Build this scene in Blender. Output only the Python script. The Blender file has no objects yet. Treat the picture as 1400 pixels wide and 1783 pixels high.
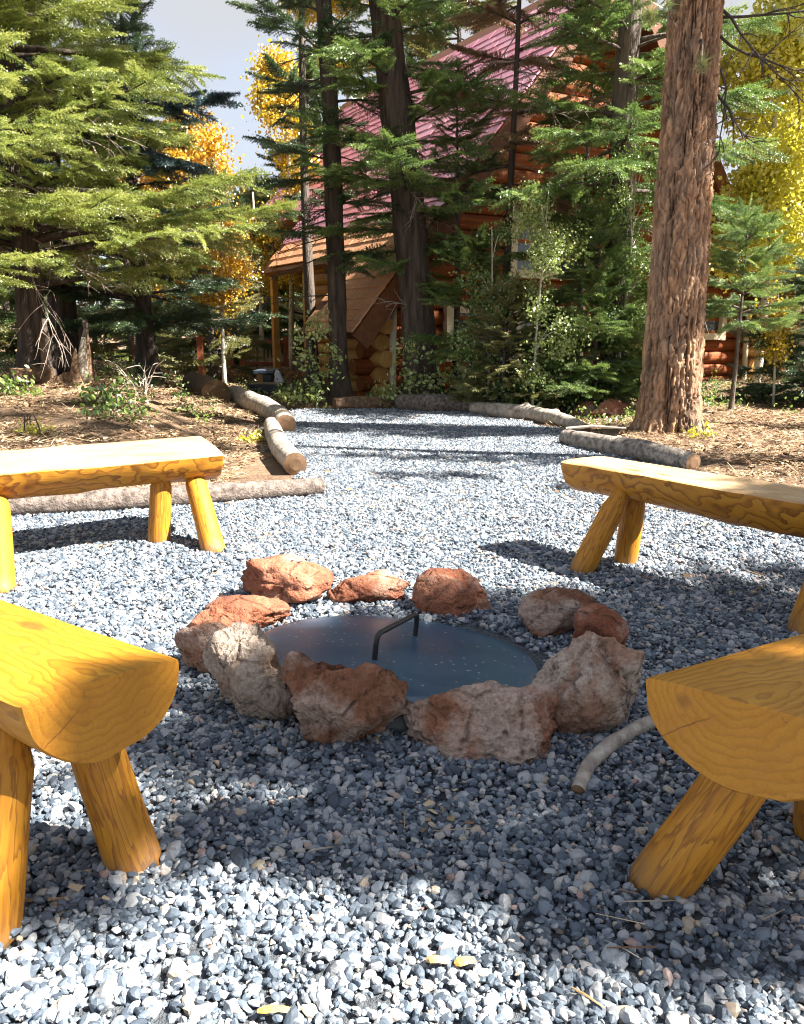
import bpy, bmesh, math, random
import numpy as np
from mathutils import Vector, Matrix, Euler

# ------------------------------------------------------------------ camera, sky, sun, exposure
scene = bpy.context.scene
col = scene.collection
CAM_H, PITCH = 1.05, math.radians(13.0)
FPX, CX, CY = 1400.0, 700.0, 891.5
cam_d = bpy.data.cameras.new('camera')
cam_d.sensor_fit = 'HORIZONTAL'; cam_d.sensor_width = 36.0; cam_d.lens = 36.0
cam_d.clip_start = 0.05; cam_d.clip_end = 2000.0
cam = bpy.data.objects.new('camera', cam_d); col.objects.link(cam)
cam.location = (0, 0, CAM_H); cam.rotation_euler = (math.pi/2 - PITCH, 0, 0)
scene.camera = cam

SUN_EL = math.radians(48.0)
SUN_AZ = math.radians(14.0)   # past due right, towards the camera's side
SUN_DIR = Vector((math.cos(SUN_EL)*math.cos(SUN_AZ), -math.cos(SUN_EL)*math.sin(SUN_AZ), math.sin(SUN_EL)))
COT = 1.0/math.tan(SUN_EL)
world = bpy.data.worlds.new('World'); scene.world = world; world.use_nodes = True
wt = world.node_tree; wt.nodes.clear()
w_out = wt.nodes.new('ShaderNodeOutputWorld'); w_bg = wt.nodes.new('ShaderNodeBackground')
sky = wt.nodes.new('ShaderNodeTexSky'); sky.sky_type = 'NISHITA'; sky.sun_disc = False
sky.sun_elevation = SUN_EL; sky.sun_rotation = math.pi/2+SUN_AZ
sky.air_density = 1.0; sky.dust_density = 1.2; sky.ozone_density = 1.2; sky.altitude = 2500
# thin, even high cloud over the blue
w_mix = wt.nodes.new('ShaderNodeMix'); w_mix.data_type = 'RGBA'
w_tc = wt.nodes.new('ShaderNodeTexCoord'); w_no = wt.nodes.new('ShaderNodeTexNoise')
w_no.inputs['Scale'].default_value = 1.6; w_no.inputs['Detail'].default_value = 5
w_rm = wt.nodes.new('ShaderNodeMapRange'); w_rm.inputs[1].default_value = 0.35; w_rm.inputs[2].default_value = 0.6
w_rm.inputs[3].default_value = 0.45; w_rm.inputs[4].default_value = 0.92
wt.links.new(w_tc.outputs['Generated'], w_no.inputs['Vector']); wt.links.new(w_no.outputs['Fac'], w_rm.inputs[0])
wt.links.new(w_rm.outputs[0], w_mix.inputs[0]); wt.links.new(sky.outputs[0], w_mix.inputs[6])
w_mix.inputs[7].default_value = (1.8, 1.77, 1.72, 1)
wt.links.new(w_mix.outputs[2], w_bg.inputs['Color']); w_bg.inputs['Strength'].default_value = 0.075
wt.links.new(w_bg.outputs[0], w_out.inputs['Surface'])

sun_d = bpy.data.lights.new('sun', 'SUN'); sun_d.energy = 5.0; sun_d.angle = math.radians(0.5)
sun_d.color = (1.0, 0.94, 0.85)
sun = bpy.data.objects.new('sun', sun_d); col.objects.link(sun)
sun.rotation_euler = (-SUN_DIR).to_track_quat('-Z', 'Y').to_euler()
scene.view_settings.view_transform = 'Standard'; scene.view_settings.look = 'None'
scene.view_settings.exposure = 2.45; scene.view_settings.gamma = 1.0
scene.view_settings.use_curve_mapping = False
scene.render.engine = 'CYCLES'
scene.cycles.filter_width = 1.1
scene.cycles.max_bounces = 6; scene.cycles.transparent_max_bounces = 4
scene.cycles.diffuse_bounces = 4; scene.cycles.glossy_bounces = 2; scene.cycles.transmission_bounces = 3

# ------------------------------------------------------------------ surveying helpers
FWD = np.array((0, math.cos(PITCH), -math.sin(PITCH))); UPV = np.array((0, math.sin(PITCH), math.cos(PITCH)))
def ray(px, py): return FWD*FPX + np.array((1., 0, 0))*(px-CX) + UPV*(CY-py)
def at(px, py, Y):
    d = ray(px, py); return np.array((0, 0, CAM_H)) + d*(Y/d[1])
def gp(px, py, z=0.0):
    d = ray(px, py); return np.array((0, 0, CAM_H)) + d*((z-CAM_H)/d[2])
def pix(p):
    q = np.array(p) - np.array((0, 0, CAM_H)); w = q@FWD
    return (CX+FPX*q[0]/w, CY-FPX*(q@UPV)/w)

# ------------------------------------------------------------------ numpy noise
def _hash(ix, iy, iz, seed):
    h = (ix.astype(np.int64)*374761393 + iy.astype(np.int64)*668265263 + iz.astype(np.int64)*2147483647 + seed*974634777) & 0xffffffff
    h = ((h ^ (h >> 13))*1274126177) & 0xffffffff
    h = ((h ^ (h >> 16))*2246822519) & 0xffffffff
    return ((h ^ (h >> 15)) & 0xffffff)/float(0xffffff)
def noise3(p, seed=0):
    p = np.asarray(p, float); f = np.floor(p); i = f.astype(np.int64); t = p-f; t = t*t*(3-2*t)
    r = np.zeros(len(p))
    for dx in (0, 1):
        wx = t[:, 0] if dx else 1-t[:, 0]
        for dy in (0, 1):
            wy = t[:, 1] if dy else 1-t[:, 1]
            for dz in (0, 1):
                wz = t[:, 2] if dz else 1-t[:, 2]
                r += wx*wy*wz*_hash(i[:, 0]+dx, i[:, 1]+dy, i[:, 2]+dz, seed)
    return r*2-1
def fbm(p, oct=4, seed=0, gain=.5):
    p = np.asarray(p, float); r = np.zeros(len(p)); a = 1.0
    for o in range(oct):
        r += a*noise3(p*(2**o)+o*17.3, seed+o); a *= gain
    return r

# ------------------------------------------------------------------ mesh / object helpers
def mesh_np(name, verts, faces, mats=(), mat_idx=None, smooth=False):
    me = bpy.data.meshes.new(name)
    me.from_pydata(np.asarray(verts, float).tolist(), [], [list(map(int, f)) for f in faces] if not isinstance(faces, np.ndarray) else faces.tolist())
    for m in mats: me.materials.append(m)
    if mat_idx is not None: me.polygons.foreach_set('material_index', np.asarray(mat_idx, np.int32))
    if smooth: me.polygons.foreach_set('use_smooth', np.ones(len(me.polygons), bool))
    me.update(); return me
def link(name, data, parent=None, loc=(0, 0, 0), rot=None, mw=None):
    o = bpy.data.objects.new(name, data); col.objects.link(o)
    o.location = loc
    if rot is not None: o.rotation_euler = rot
    if parent is not None: o.parent = parent
    if mw is not None: o.matrix_local = mw
    return o
def tag(o, label=None, cat=None, group=None, kind=None):
    if label: o['label'] = label
    if cat: o['category'] = cat
    if group: o['group'] = group
    if kind: o['kind'] = kind
    return o
def thing(name, label, cat, loc=(0, 0, 0), rz=0.0, group=None):
    o = bpy.data.objects.new(name, None); col.objects.link(o); o.empty_display_size = .2
    o.location = loc; o.rotation_euler = (0, 0, rz)
    return tag(o, label, cat, group)
def frames(pts):
    pts = np.asarray(pts, float); T = np.gradient(pts, axis=0); T /= np.linalg.norm(T, axis=1)[:, None]+1e-9
    ref = np.array((0, 0, 1.)) if abs(T[0, 2]) < .9 else np.array((1., 0, 0))
    U = np.cross(np.broadcast_to(ref, T.shape), T); U /= np.linalg.norm(U, axis=1)[:, None]+1e-9
    return T, U, np.cross(T, U)
class MB:
    """collects shapes for one mesh"""
    def __init__(s): s.v = []; s.f = []; s.m = []; s.n = 0
    def add(s, v, f, m=0):
        s.v.append(np.asarray(v, float)); s.f += [[int(i)+s.n for i in q] for q in f]; s.m += [m]*len(f); s.n += len(v); return s
    def box(s, c, size, rot=None, m=0):
        x, y, z = np.array(size)/2
        v = np.array([(-x,-y,-z),(x,-y,-z),(x,y,-z),(-x,y,-z),(-x,-y,z),(x,-y,z),(x,y,z),(-x,y,z)])
        if rot is not None: v = v@np.array(rot).T
        return s.add(v+np.array(c), [(3,2,1,0),(4,5,6,7),(0,1,5,4),(1,2,6,5),(2,3,7,6),(3,0,4,7)], m)
    def tube(s, pts, rad, n=6, m=0, cap=True, capm=None):
        pts = np.asarray(pts, float); k = len(pts); rad = np.broadcast_to(np.asarray(rad, float), (k,))
        T, U, V = frames(pts); a = np.arange(n)*2*math.pi/n
        ring = pts[:, None, :] + rad[:, None, None]*(np.cos(a)[None, :, None]*U[:, None, :]+np.sin(a)[None, :, None]*V[:, None, :])
        f = [(i*n+j, i*n+(j+1) % n, (i+1)*n+(j+1) % n, (i+1)*n+j) for i in range(k-1) for j in range(n)]
        b = s.n; s.add(ring.reshape(-1, 3), f, m)
        if cap:
            s.f += [[b+j for j in reversed(range(n))], [b+(k-1)*n+j for j in range(n)]]; s.m += [m if capm is None else capm]*2
        return s
    def mesh(s, name, mats, smooth=False): return mesh_np(name, np.concatenate(s.v), s.f, mats, s.m, smooth)
    def build(s, name, mats, parent=None, smooth=False, **k):
        return link(name, s.mesh(name, mats if isinstance(mats, (list, tuple)) else [mats], smooth), parent, **k)

# ------------------------------------------------------------------ material helpers
class N:
    def __init__(s, name):
        s.mat = bpy.data.materials.new(name); s.mat.use_nodes = True; s.t = s.mat.node_tree; s.t.nodes.clear()
        s.out = s.n('OutputMaterial')
    def n(s, typ, **props):
        nd = s.t.nodes.new('ShaderNode'+typ)
        for k, v in props.items(): setattr(nd, k, v)
        return nd
    def set(s, sock, v):
        if isinstance(v, bpy.types.NodeSocket): s.t.links.new(v, sock)
        elif v is not None:
            if isinstance(v, (tuple, list)) and sock.type == 'RGBA' and len(v) == 3: v = (*v, 1)
            sock.default_value = v
    def math(s, op, a, b=None, c=None, clamp=False):
        nd = s.n('Math', operation=op, use_clamp=clamp); s.set(nd.inputs[0], a)
        if b is not None: s.set(nd.inputs[1], b)
        if c is not None: s.set(nd.inputs[2], c)
        return nd.outputs[0]
    def mix(s, fac, a, b, blend='MIX'):
        nd = s.n('Mix', data_type='RGBA', blend_type=blend); s.set(nd.inputs[0], fac); s.set(nd.inputs[6], a); s.set(nd.inputs[7], b)
        return nd.outputs[2]
    def ramp(s, fac, stops):
        nd = s.n('ValToRGB'); s.set(nd.inputs[0], fac); e = nd.color_ramp.elements
        while len(e) < len(stops): e.new(.5)
        for el, (p, c) in zip(e, stops): el.position = p; el.color = (*c, 1) if len(c) == 3 else c
        return nd.outputs[0]
    def rng(s, v, a, b, c=0., d=1.):
        nd = s.n('MapRange'); s.set(nd.inputs[0], v)
        for i, q in enumerate((a, b, c, d)): nd.inputs[i+1].default_value = q
        return nd.outputs[0]
    def coord(s, kind='Object', scale=(1, 1, 1), loc=(0, 0, 0)):
        c = s.n('TexCoord').outputs[kind]; m = s.n('Mapping'); s.set(m.inputs[0], c)
        m.inputs['Scale'].default_value = scale; m.inputs['Location'].default_value = loc
        return m.outputs[0]
    def noise(s, vec, scale=5., detail=4., rough=.55, dist=0.):
        nd = s.n('TexNoise'); s.set(nd.inputs['Vector'], vec); nd.inputs['Scale'].default_value = scale
        nd.inputs['Detail'].default_value = detail; nd.inputs['Roughness'].default_value = rough; nd.inputs['Distortion'].default_value = dist
        return nd.outputs['Fac']
    def attr(s, name): return s.n('Attribute', attribute_name=name).outputs['Fac']
    def rand(s): return s.n('ObjectInfo').outputs['Random']
    def bump(s, h, strength=.5, dist=.01):
        nd = s.n('Bump'); s.set(nd.inputs['Height'], h); nd.inputs['Strength'].default_value = strength; nd.inputs['Distance'].default_value = dist
        return nd.outputs[0]
    def principled(s, color, rough=.7, normal=None, metal=0., spec=.4, coat=0.):
        p = s.n('BsdfPrincipled'); s.set(p.inputs['Base Color'], color); s.set(p.inputs['Roughness'], rough)
        p.inputs['Metallic'].default_value = metal; p.inputs['Specular IOR Level'].default_value = spec
        p.inputs['Coat Weight'].default_value = coat; p.inputs['Coat Roughness'].default_value = .25
        if normal is not None: s.set(p.inputs['Normal'], normal)
        s.set(s.out.inputs[0], p.outputs[0]); return s.mat
    def leaf(s, color, trans=.4, gloss=.04):
        d = s.n('BsdfDiffuse'); t = s.n('BsdfTranslucent'); s.set(d.inputs[0], color); s.set(t.inputs[0], color)
        m = s.n('MixShader'); m.inputs[0].default_value = trans; s.set(m.inputs[1], d.outputs[0]); s.set(m.inputs[2], t.outputs[0])
        g = s.n('BsdfGlossy'); g.inputs['Roughness'].default_value = .4
        m2 = s.n('MixShader'); m2.inputs[0].default_value = gloss; s.set(m2.inputs[1], m.outputs[0]); s.set(m2.inputs[2], g.outputs[0])
        s.set(s.out.inputs[0], m2.outputs[0]); return s.mat

def mat_noise(name, c0, c1, scale=8., rough=.75, bump=.4, bdist=.006, stretch=(1, 1, 1), metal=0., spec=.4, detail=6., kind='Object'):
    n = N(name); v = n.coord(kind, stretch); f = n.noise(v, scale, detail, .6)
    c = n.ramp(f, [(.3, c0), (.7, c1)])
    return n.principled(c, rough, n.bump(n.noise(v, scale*3, 4), bump, bdist), metal, spec)

def mat_wood_varnished(name, pith_z, figure=.45, top_glare=0.):
    n = N(name); tc = n.n('TexCoord').outputs['Object']
    mp = n.n('Mapping'); n.set(mp.inputs[0], tc); mp.inputs['Location'].default_value = (0, 0, -pith_z)
    sp = n.n('SeparateXYZ'); n.set(sp.inputs[0], mp.outputs[0])
    r = n.math('SQRT', n.math('ADD', n.math('MULTIPLY', sp.outputs[1], sp.outputs[1]), n.math('MULTIPLY', sp.outputs[2], sp.outputs[2])))
    mw = n.n('Mapping'); n.set(mw.inputs[0], tc); mw.inputs['Scale'].default_value = (2.4, 3.4, 3.4)
    warp = n.noise(mw.outputs[0], 1.6, 3, .5); warp2 = n.noise(mw.outputs[0], 7., 3, .5)
    rr = n.math('ADD', r, n.math('ADD', n.math('MULTIPLY', n.math('SUBTRACT', warp, .5), .15), n.math('MULTIPLY', n.math('SUBTRACT', warp2, .5), .012)))
    ring = n.math('FRACT', n.math('MULTIPLY', rr, 62.))
    mg = n.n('Mapping'); n.set(mg.inputs[0], tc); mg.inputs['Scale'].default_value = (4, 130, 130)
    fine = n.noise(mg.outputs[0], 1.5, 3, .6)
    base = n.ramp(ring, [(0., (.50, .245, .02)), (.5, (.46, .20, .014)), (.9, (.14, .045, .004)), (1., (.43, .20, .018))])
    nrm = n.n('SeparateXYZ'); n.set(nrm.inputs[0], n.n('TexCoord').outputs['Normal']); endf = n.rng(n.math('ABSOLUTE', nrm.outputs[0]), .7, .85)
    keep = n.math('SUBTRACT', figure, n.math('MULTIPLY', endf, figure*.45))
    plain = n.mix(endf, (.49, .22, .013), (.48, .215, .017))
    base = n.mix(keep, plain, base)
    if top_glare: base = n.mix(n.math('MULTIPLY', n.rng(nrm.outputs[2], .75, .95), top_glare), base, (.62, .54, .40))  # overexposed sun on up-facing tops, mixed in as paler wood
    # drying cracks on the sawn ends
    cr = n.math('ADD', n.math('MULTIPLY', sp.outputs[1], .62), n.math('ADD', n.math('MULTIPLY', sp.outputs[2], .78), n.math('MULTIPLY', n.math('SUBTRACT', warp2, .5), .02)))
    crm = n.math('MULTIPLY', n.math('MULTIPLY', n.rng(n.math('ABSOLUTE', n.math('ADD', cr, .012)), .0006, .002, 1, 0), endf), n.rng(r, .06, .09))
    base = n.mix(n.math('MULTIPLY', crm, .8), base, (.09, .035, .01))
    blot = n.noise(n.coord('Object', (3, 7, 7)), 2., 3)
    base = n.mix(n.rng(blot, .35, .7, 0, .45), base, (.36, .135, .012))
    base = n.mix(n.rng(fine, .3, .75, 0, .35), base, (.28, .11, .012))
    # small knots, where present
    vo = n.n('TexVoronoi'); n.set(vo.inputs['Vector'], n.coord('Object', (2.6, 7, 7))); vo.inputs['Scale'].default_value = 1.0
    kn = n.rng(vo.outputs['Distance'], .07, .15, .75, 0)
    base = n.mix(kn, base, (.16, .06, .012))
    h = n.math('ADD', n.math('MULTIPLY', fine, .6), n.math('MULTIPLY', ring, .25))
    scuff = n.noise(n.coord('Object', (5, 16, 16)), 3., 6, .7)
    base = n.mix(n.rng(scuff, .56, .72, 0, .45), base, (.26, .105, .014))
    base = n.mix(n.rng(n.noise(n.coord('Object'), 60., 3), .66, .74, 0, .4), base, (.14, .06, .02))
    return n.principled(base, n.rng(scuff, .35, .7, .42, .75), n.bump(n.math('ADD', h, n.math('MULTIPLY', scuff, .5)), .4, .004), 0., .35, .03)

def mat_wood_end(name):
    n = N(name); v = n.coord('Object'); no = n.noise(v, 9., 4)
    g = n.noise(v, 40., 3)
    return n.principled(n.ramp(n.math('ADD', n.math('MULTIPLY', no, .7), n.math('MULTIPLY', g, .3)), [(.3, (.07, .036, .018)), (.7, (.19, .11, .055))]), .85, n.bump(g, .5, .004))

M = {}
M['bench'] = mat_wood_varnished('varnished_pine', .47, .55)
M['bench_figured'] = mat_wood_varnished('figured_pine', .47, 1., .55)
M['leg'] = mat_wood_varnished('varnished_pole', 0.02)
M['bark_log'] = mat_noise('weathered_bark', (.032, .024, .02), (.25, .20, .17), 26, .9, .9, .012)
M['bark_brown'] = mat_noise('brown_bark', (.05, .028, .018), (.27, .165, .095), 20, .9, .9, .012)
M['driftwood'] = mat_noise('bleached_wood', (.17, .125, .09), (.55, .49, .41), 16, .8, .9, .01)
M['bark_pale'] = mat_noise('pale_weathered_bark', (.06, .048, .04), (.42, .36, .305), 24, .9, .9, .014)
M['endgrain'] = mat_wood_end('sawn_end')
M['steel'] = None
def mat_steel():
    n = N('blued_steel'); v = n.coord('Object')
    sc = n.noise(v, 3.5, 5, .6); streak = n.noise(n.coord('Object', (3, 22, 1)), 3, 4)
    c = n.ramp(sc, [(.3, (.026, .075, .130)), (.7, (.045, .105, .165))])
    c = n.mix(n.rng(streak, .5, .8, 0, .3), c, (.09, .12, .16))
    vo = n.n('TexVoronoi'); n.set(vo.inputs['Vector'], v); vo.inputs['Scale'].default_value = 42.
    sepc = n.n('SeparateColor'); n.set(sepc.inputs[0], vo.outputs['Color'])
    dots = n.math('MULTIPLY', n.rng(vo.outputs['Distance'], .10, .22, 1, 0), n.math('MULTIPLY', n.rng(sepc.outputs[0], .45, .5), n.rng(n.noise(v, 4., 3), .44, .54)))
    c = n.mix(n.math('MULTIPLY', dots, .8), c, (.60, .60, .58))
    return n.principled(c, n.rng(sc, .3, .7, .24, .42), n.bump(n.noise(v, 25., 3), .08, .002), .15, .8)
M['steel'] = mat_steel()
M['black_rod'] = mat_noise('black_iron', (.008, .008, .009), (.02, .02, .02), 30, .45, .3, .002, spec=.5)

def mat_rock(name, a, b, c, pale, amt, grey=.3):
    n = N(name); w = n.rand(); off = n.n('VectorMath', operation='ADD'); n.set(off.inputs[0], n.coord('Object')); n.set(off.inputs[1], n.n('ObjectInfo').outputs['Location'])
    v = off.outputs[0]
    f = n.noise(v, 6., 6, .62, .4); g = n.noise(v, 20., 5, .7); h = n.noise(v, 90., 4, .65); big = n.noise(v, 4., 4, .6, .5)
    cc = n.ramp(f, [(.28, a), (.48, b), (.7, c)])
    cc = n.mix(n.rng(big, .52-amt*.2, .62-amt*.15, 0, .9), cc, pale)
    cc = n.mix(n.rng(n.noise(v, 8., 5, .6, .3), .56, .66, 0, grey), cc, (.30, .28, .26))
    cc = n.mix(n.rng(g, .28, .44, .75, 0), cc, (a[0]*.35, a[1]*.35, a[2]*.35))
    cc = n.mix(n.rng(h, .35, .6, .45, 0), cc, (.09, .05, .035))
    vp = n.n('TexVoronoi'); n.set(vp.inputs['Vector'], v); vp.inputs['Scale'].default_value = 30.
    pit = n.math('MULTIPLY', n.rng(vp.outputs['Distance'], .05, .28, 1, 0), n.rng(n.noise(v, 8., 3), .54, .64))
    cc = n.mix(n.math('MULTIPLY', pit, .7), cc, (.035, .018, .012))
    cr = n.n('TexVoronoi', feature='DISTANCE_TO_EDGE'); n.set(cr.inputs['Vector'], v); cr.inputs['Scale'].default_value = 7.
    crk = n.math('MULTIPLY', n.rng(cr.outputs['Distance'], 0, .05, 1, 0), n.rng(g, .45, .6))
    cc = n.mix(n.math('MULTIPLY', crk, .6), cc, (.05, .025, .016))
    hh = n.math('SUBTRACT', n.math('ADD', n.math('MULTIPLY', g, .9), n.math('MULTIPLY', h, .5)), n.math('ADD', n.math('MULTIPLY', pit, .7), n.math('MULTIPLY', crk, .5)))
    return n.principled(cc, .88, n.bump(hh, 1., .022), 0., .25)
M['rock_red'] = mat_rock('red_rock', (.16, .05, .028), (.33, .115, .06), (.45, .20, .12), (.50, .31, .22), .1, .15)
M['rock_pale'] = mat_rock('pale_rock', (.22, .10, .06), (.40, .23, .15), (.52, .36, .26), (.58, .48, .39), .7, .25)
M['rock_pink'] = mat_rock('pink_rock', (.18, .07, .04), (.38, .17, .10), (.47, .27, .18), (.55, .42, .34), .5, .2)
M['rock_mix'] = mat_rock('brown_rock', (.11, .045, .025), (.27, .115, .06), (.38, .20, .12), (.46, .34, .27), .35, .3)
M['rock_grey'] = mat_rock('grey_rock', (.14, .075, .045), (.29, .18, .115), (.38, .26, .185), (.45, .37, .30), .5, .35)

def mat_gravel():
    n = N('gravel_stone'); a = n.attr('tone'); v = n.coord('Object'); g = n.noise(v, 130., 3, .6)
    c = n.ramp(a, [(0., (.035, .05, .07)), (.3, (.115, .15, .19)), (.6, (.245, .268, .292)), (.82, (.38, .385, .385)), (.9, (.42, .34, .24)), (.95, (.36, .23, .19)), (1., (.62, .60, .56))])
    c = n.mix(n.rng(g, .3, .7, .3, 0), c, (.08, .09, .11))
    return n.principled(c, .6, n.bump(g, .3, .002), 0., .45)
M['gravel'] = mat_gravel()
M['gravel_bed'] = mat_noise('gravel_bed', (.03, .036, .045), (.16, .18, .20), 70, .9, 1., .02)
def mat_ground():
    n = N('forest_soil'); v = n.coord('Object')
    f = n.noise(v, 1.3, 6, .65); g = n.noise(v, 14., 6, .7); h = n.noise(n.coord('Object', (1, 1.4, 1)), 60., 4, .7)
    c = n.ramp(f, [(.3, (.12, .065, .04)), (.55, (.20, .125, .075)), (.75, (.29, .21, .13))])
    c = n.mix(n.rng(g, .35, .65, 0, .6), c, (.34, .26, .18)); c = n.mix(n.rng(h, .45, .65, 0, .6), c, (.12, .07, .045))
    return n.principled(c, .95, n.bump(n.math('ADD', g, n.math('MULTIPLY', h, .5)), 1., .04), 0., .2)
M['ground'] = mat_ground()
def mat_attr_ramp(name, stops, rough=.85, trans=0., attr='tone'):
    n = N(name); c = n.ramp(n.attr(attr), stops)
    return n.leaf(c, trans, .02) if trans > 0 else n.principled(c, rough, None, 0., .25)
M['litter'] = mat_attr_ramp('dry_litter', [(0, (.09, .05, .03)), (.35, (.21, .13, .075)), (.7, (.36, .26, .155)), (.9, (.55, .45, .30)), (1, (.36, .14, .05))])

def mat_needles(name, dark, mid, light):
    n = N(name); r = n.rand(); a = n.attr('tone')
    f = n.math('ADD', n.math('MULTIPLY', r, .55), n.math('MULTIPLY', a, .45))
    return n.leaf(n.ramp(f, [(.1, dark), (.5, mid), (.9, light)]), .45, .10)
M['needle_bright'] = mat_needles('needles_sunlit_fir', (.12, .17, .028), (.27, .32, .06), (.44, .46, .13))
M['needle_green'] = mat_needles('needles_green_fir', (.04, .095, .018), (.095, .165, .036), (.20, .27, .065))
M['needle_fresh'] = mat_needles('needles_fresh_fir', (.06, .125, .022), (.14, .225, .045), (.28, .36, .085))
M['needle_dark'] = mat_needles('needles_dark_fir', (.022, .055, .02), (.05, .10, .03), (.11, .16, .05))
M['needle_blue'] = mat_needles('needles_blue_spruce', (.02, .05, .055), (.04, .085, .095), (.08, .13, .14))
M['needle_olive'] = mat_needles('needles_olive', (.11, .125, .03), (.21, .21, .06), (.34, .31, .12))
M['needle_pond'] = mat_needles('needles_ponderosa', (.07, .12, .03), (.14, .18, .05), (.24, .25, .08))
M['needle_dry'] = mat_needles('needles_dry', (.19, .10, .05), (.30, .19, .10), (.42, .30, .18))
M['aspen_yellow'] = mat_needles('aspen_leaf_yellow', (.50, .32, .012), (.64, .46, .02), (.72, .58, .06))
M['aspen_gold'] = mat_needles('aspen_leaf_gold', (.46, .24, .012), (.62, .38, .02), (.70, .50, .05))
M['aspen_lime'] = mat_needles('aspen_leaf_lime', (.46, .44, .03), (.66, .62, .05), (.76, .72, .16))
M['leaf_pale'] = mat_needles('leaf_pale', (.16, .24, .05), (.32, .40, .10), (.52, .55, .22))
M['leaf_green'] = mat_needles('leaf_green', (.06, .13, .02), (.15, .25, .04), (.30, .38, .10))
M['bark_dark'] = mat_noise('dark_fir_bark', (.016, .012, .010), (.12, .088, .07), 16, .9, 1., .03, (1, 1, .14))
M['bark_grey'] = mat_noise('grey_fir_bark', (.035, .028, .024), (.19, .15, .12), 16, .9, 1., .03, (1, 1, .14))
M['bark_warm'] = mat_noise('warm_bark', (.10, .05, .025), (.28, .15, .075), 9, .9, 1., .02, (1, 1, .25))
M['bark_aspen'] = mat_noise('aspen_bark', (.30, .28, .22), (.56, .53, .45), 6, .8, .4, .01, (1, 1, 2))
M['twig_pale'] = mat_noise('dead_twig', (.20, .15, .12), (.40, .33, .28), 20, .85, .3, .004)
M['twig_dark'] = mat_noise('dark_twig', (.03, .024, .022), (.085, .065, .055), 20, .85, .3, .004)
def mat_bark_ponderosa():
    n = N('ponderosa_bark'); v = n.coord('Object', (1, 1, .35)); a = n.attr('plate'); d = n.attr('depth')
    f = n.noise(v, 22., 6, .7); g = n.noise(n.coord('Object', (1, 1, .5)), 4., 4); h = n.noise(n.coord('Object', (1, 1, 2.5)), 60., 4)
    c = n.ramp(a, [(0., (.20, .12, .075)), (.25, (.38, .23, .14)), (.5, (.56, .36, .225)), (.75, (.50, .28, .145)), (1., (.30, .24, .19))])
    c = n.mix(n.rng(f, .35, .65, 0, .6), c, (.12, .06, .035)); c = n.mix(n.rng(g, .45, .7, 0, .55), c, (.17, .14, .12))
    c = n.mix(n.rng(h, .5, .75, 0, .3), c, (.40, .24, .13))
    c = n.mix(n.rng(n.noise(n.coord('Object', (1, 1, .4), (3, 1, 7)), 7., 5, .65), .54, .66, 0, .7), c, (.085, .058, .045))
    c = n.mix(n.rng(d, .1, .78, .95, 0), c, (.020, .013, .010))
    return n.principled(c, .9, n.bump(n.math('ADD', f, n.math('MULTIPLY', h, .5)), .9, .012), 0., .25)
M['bark_pond'] = mat_bark_ponderosa()
def mat_cabinlog():
    n = N('stained_log'); v = n.coord('Object', (.25, 1, 1)); f = n.noise(v, 9., 5, .6); r = n.rand()
    c = n.ramp(f, [(.3, (.11, .026, .008)), (.65, (.27, .078, .018))]); c = n.mix(n.math('MULTIPLY', r, .5), c, (.20, .055, .015))
    return n.principled(c, .75, n.bump(f, .3, .006), 0., .25)
M['cabin_log'] = mat_cabinlog()
M['log_sunlit_gold'] = mat_noise('sunlit_gold_log', (.36, .18, .045), (.52, .29, .085), 6, .55, .3, .005)  # side wall logs: their sunlit yellow is put into the colour
M['trim_dark'] = mat_noise('brown_trim', (.10, .035, .015), (.18, .065, .025), 12, .6, .3, .004)
M['trim_cream'] = mat_noise('cream_paint', (.50, .45, .33), (.60, .55, .42), 12, .6, .15, .003)
def mat_shingle():
    n = N('red_roof_tile'); r = n.rand(); f = n.noise(n.coord('Object'), 9, 4)
    c = n.ramp(n.math('ADD', n.math('MULTIPLY', r, .6), n.math('MULTIPLY', f, .4)), [(.2, (.46, .15, .20)), (.5, (.58, .23, .29)), (.8, (.66, .33, .40))])
    return n.principled(c, .38, n.bump(f, .2, .004), .5, .6)
M['shingle'] = mat_shingle()
M['sunlit_shingle'] = mat_noise('sunlit_tan_shingle', (.50, .22, .11), (.66, .36, .19), 14, .8, .4, .006)  # lower roof tiles: warm sunlight put into the tan colour
M['glass'] = N('window_glass').principled((.03, .04, .05), .05, None, 0., .8)
M['deck_red'] = mat_noise('redwood_stain', (.17, .045, .02), (.30, .09, .035), 14, .6, .3, .004)
M['deck_tan'] = mat_noise('tan_deck', (.36, .22, .11), (.50, .34, .18), 14, .7, .3, .004)
M['black_plastic'] = mat_noise('black_plastic', (.010, .012, .016), (.025, .028, .034), 20, .35, .1, .002, spec=.5)
M['slate_top'] = mat_noise('slate_blue_top', (.04, .055, .08), (.08, .10, .14), 20, .35, .1, .002, spec=.5)
M['chip_yellow'] = mat_noise('yellow_chip', (.55, .34, .06), (.70, .50, .14), 40, .7, .3, .002)
M['chip_tan'] = mat_noise('orange_chip', (.42, .22, .09), (.58, .36, .18), 40, .7, .3, .002)
M['pale_plastic'] = mat_noise('pale_sack', (.5, .5, .54), (.66, .66, .70), 12, .7, .3, .004)

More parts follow.
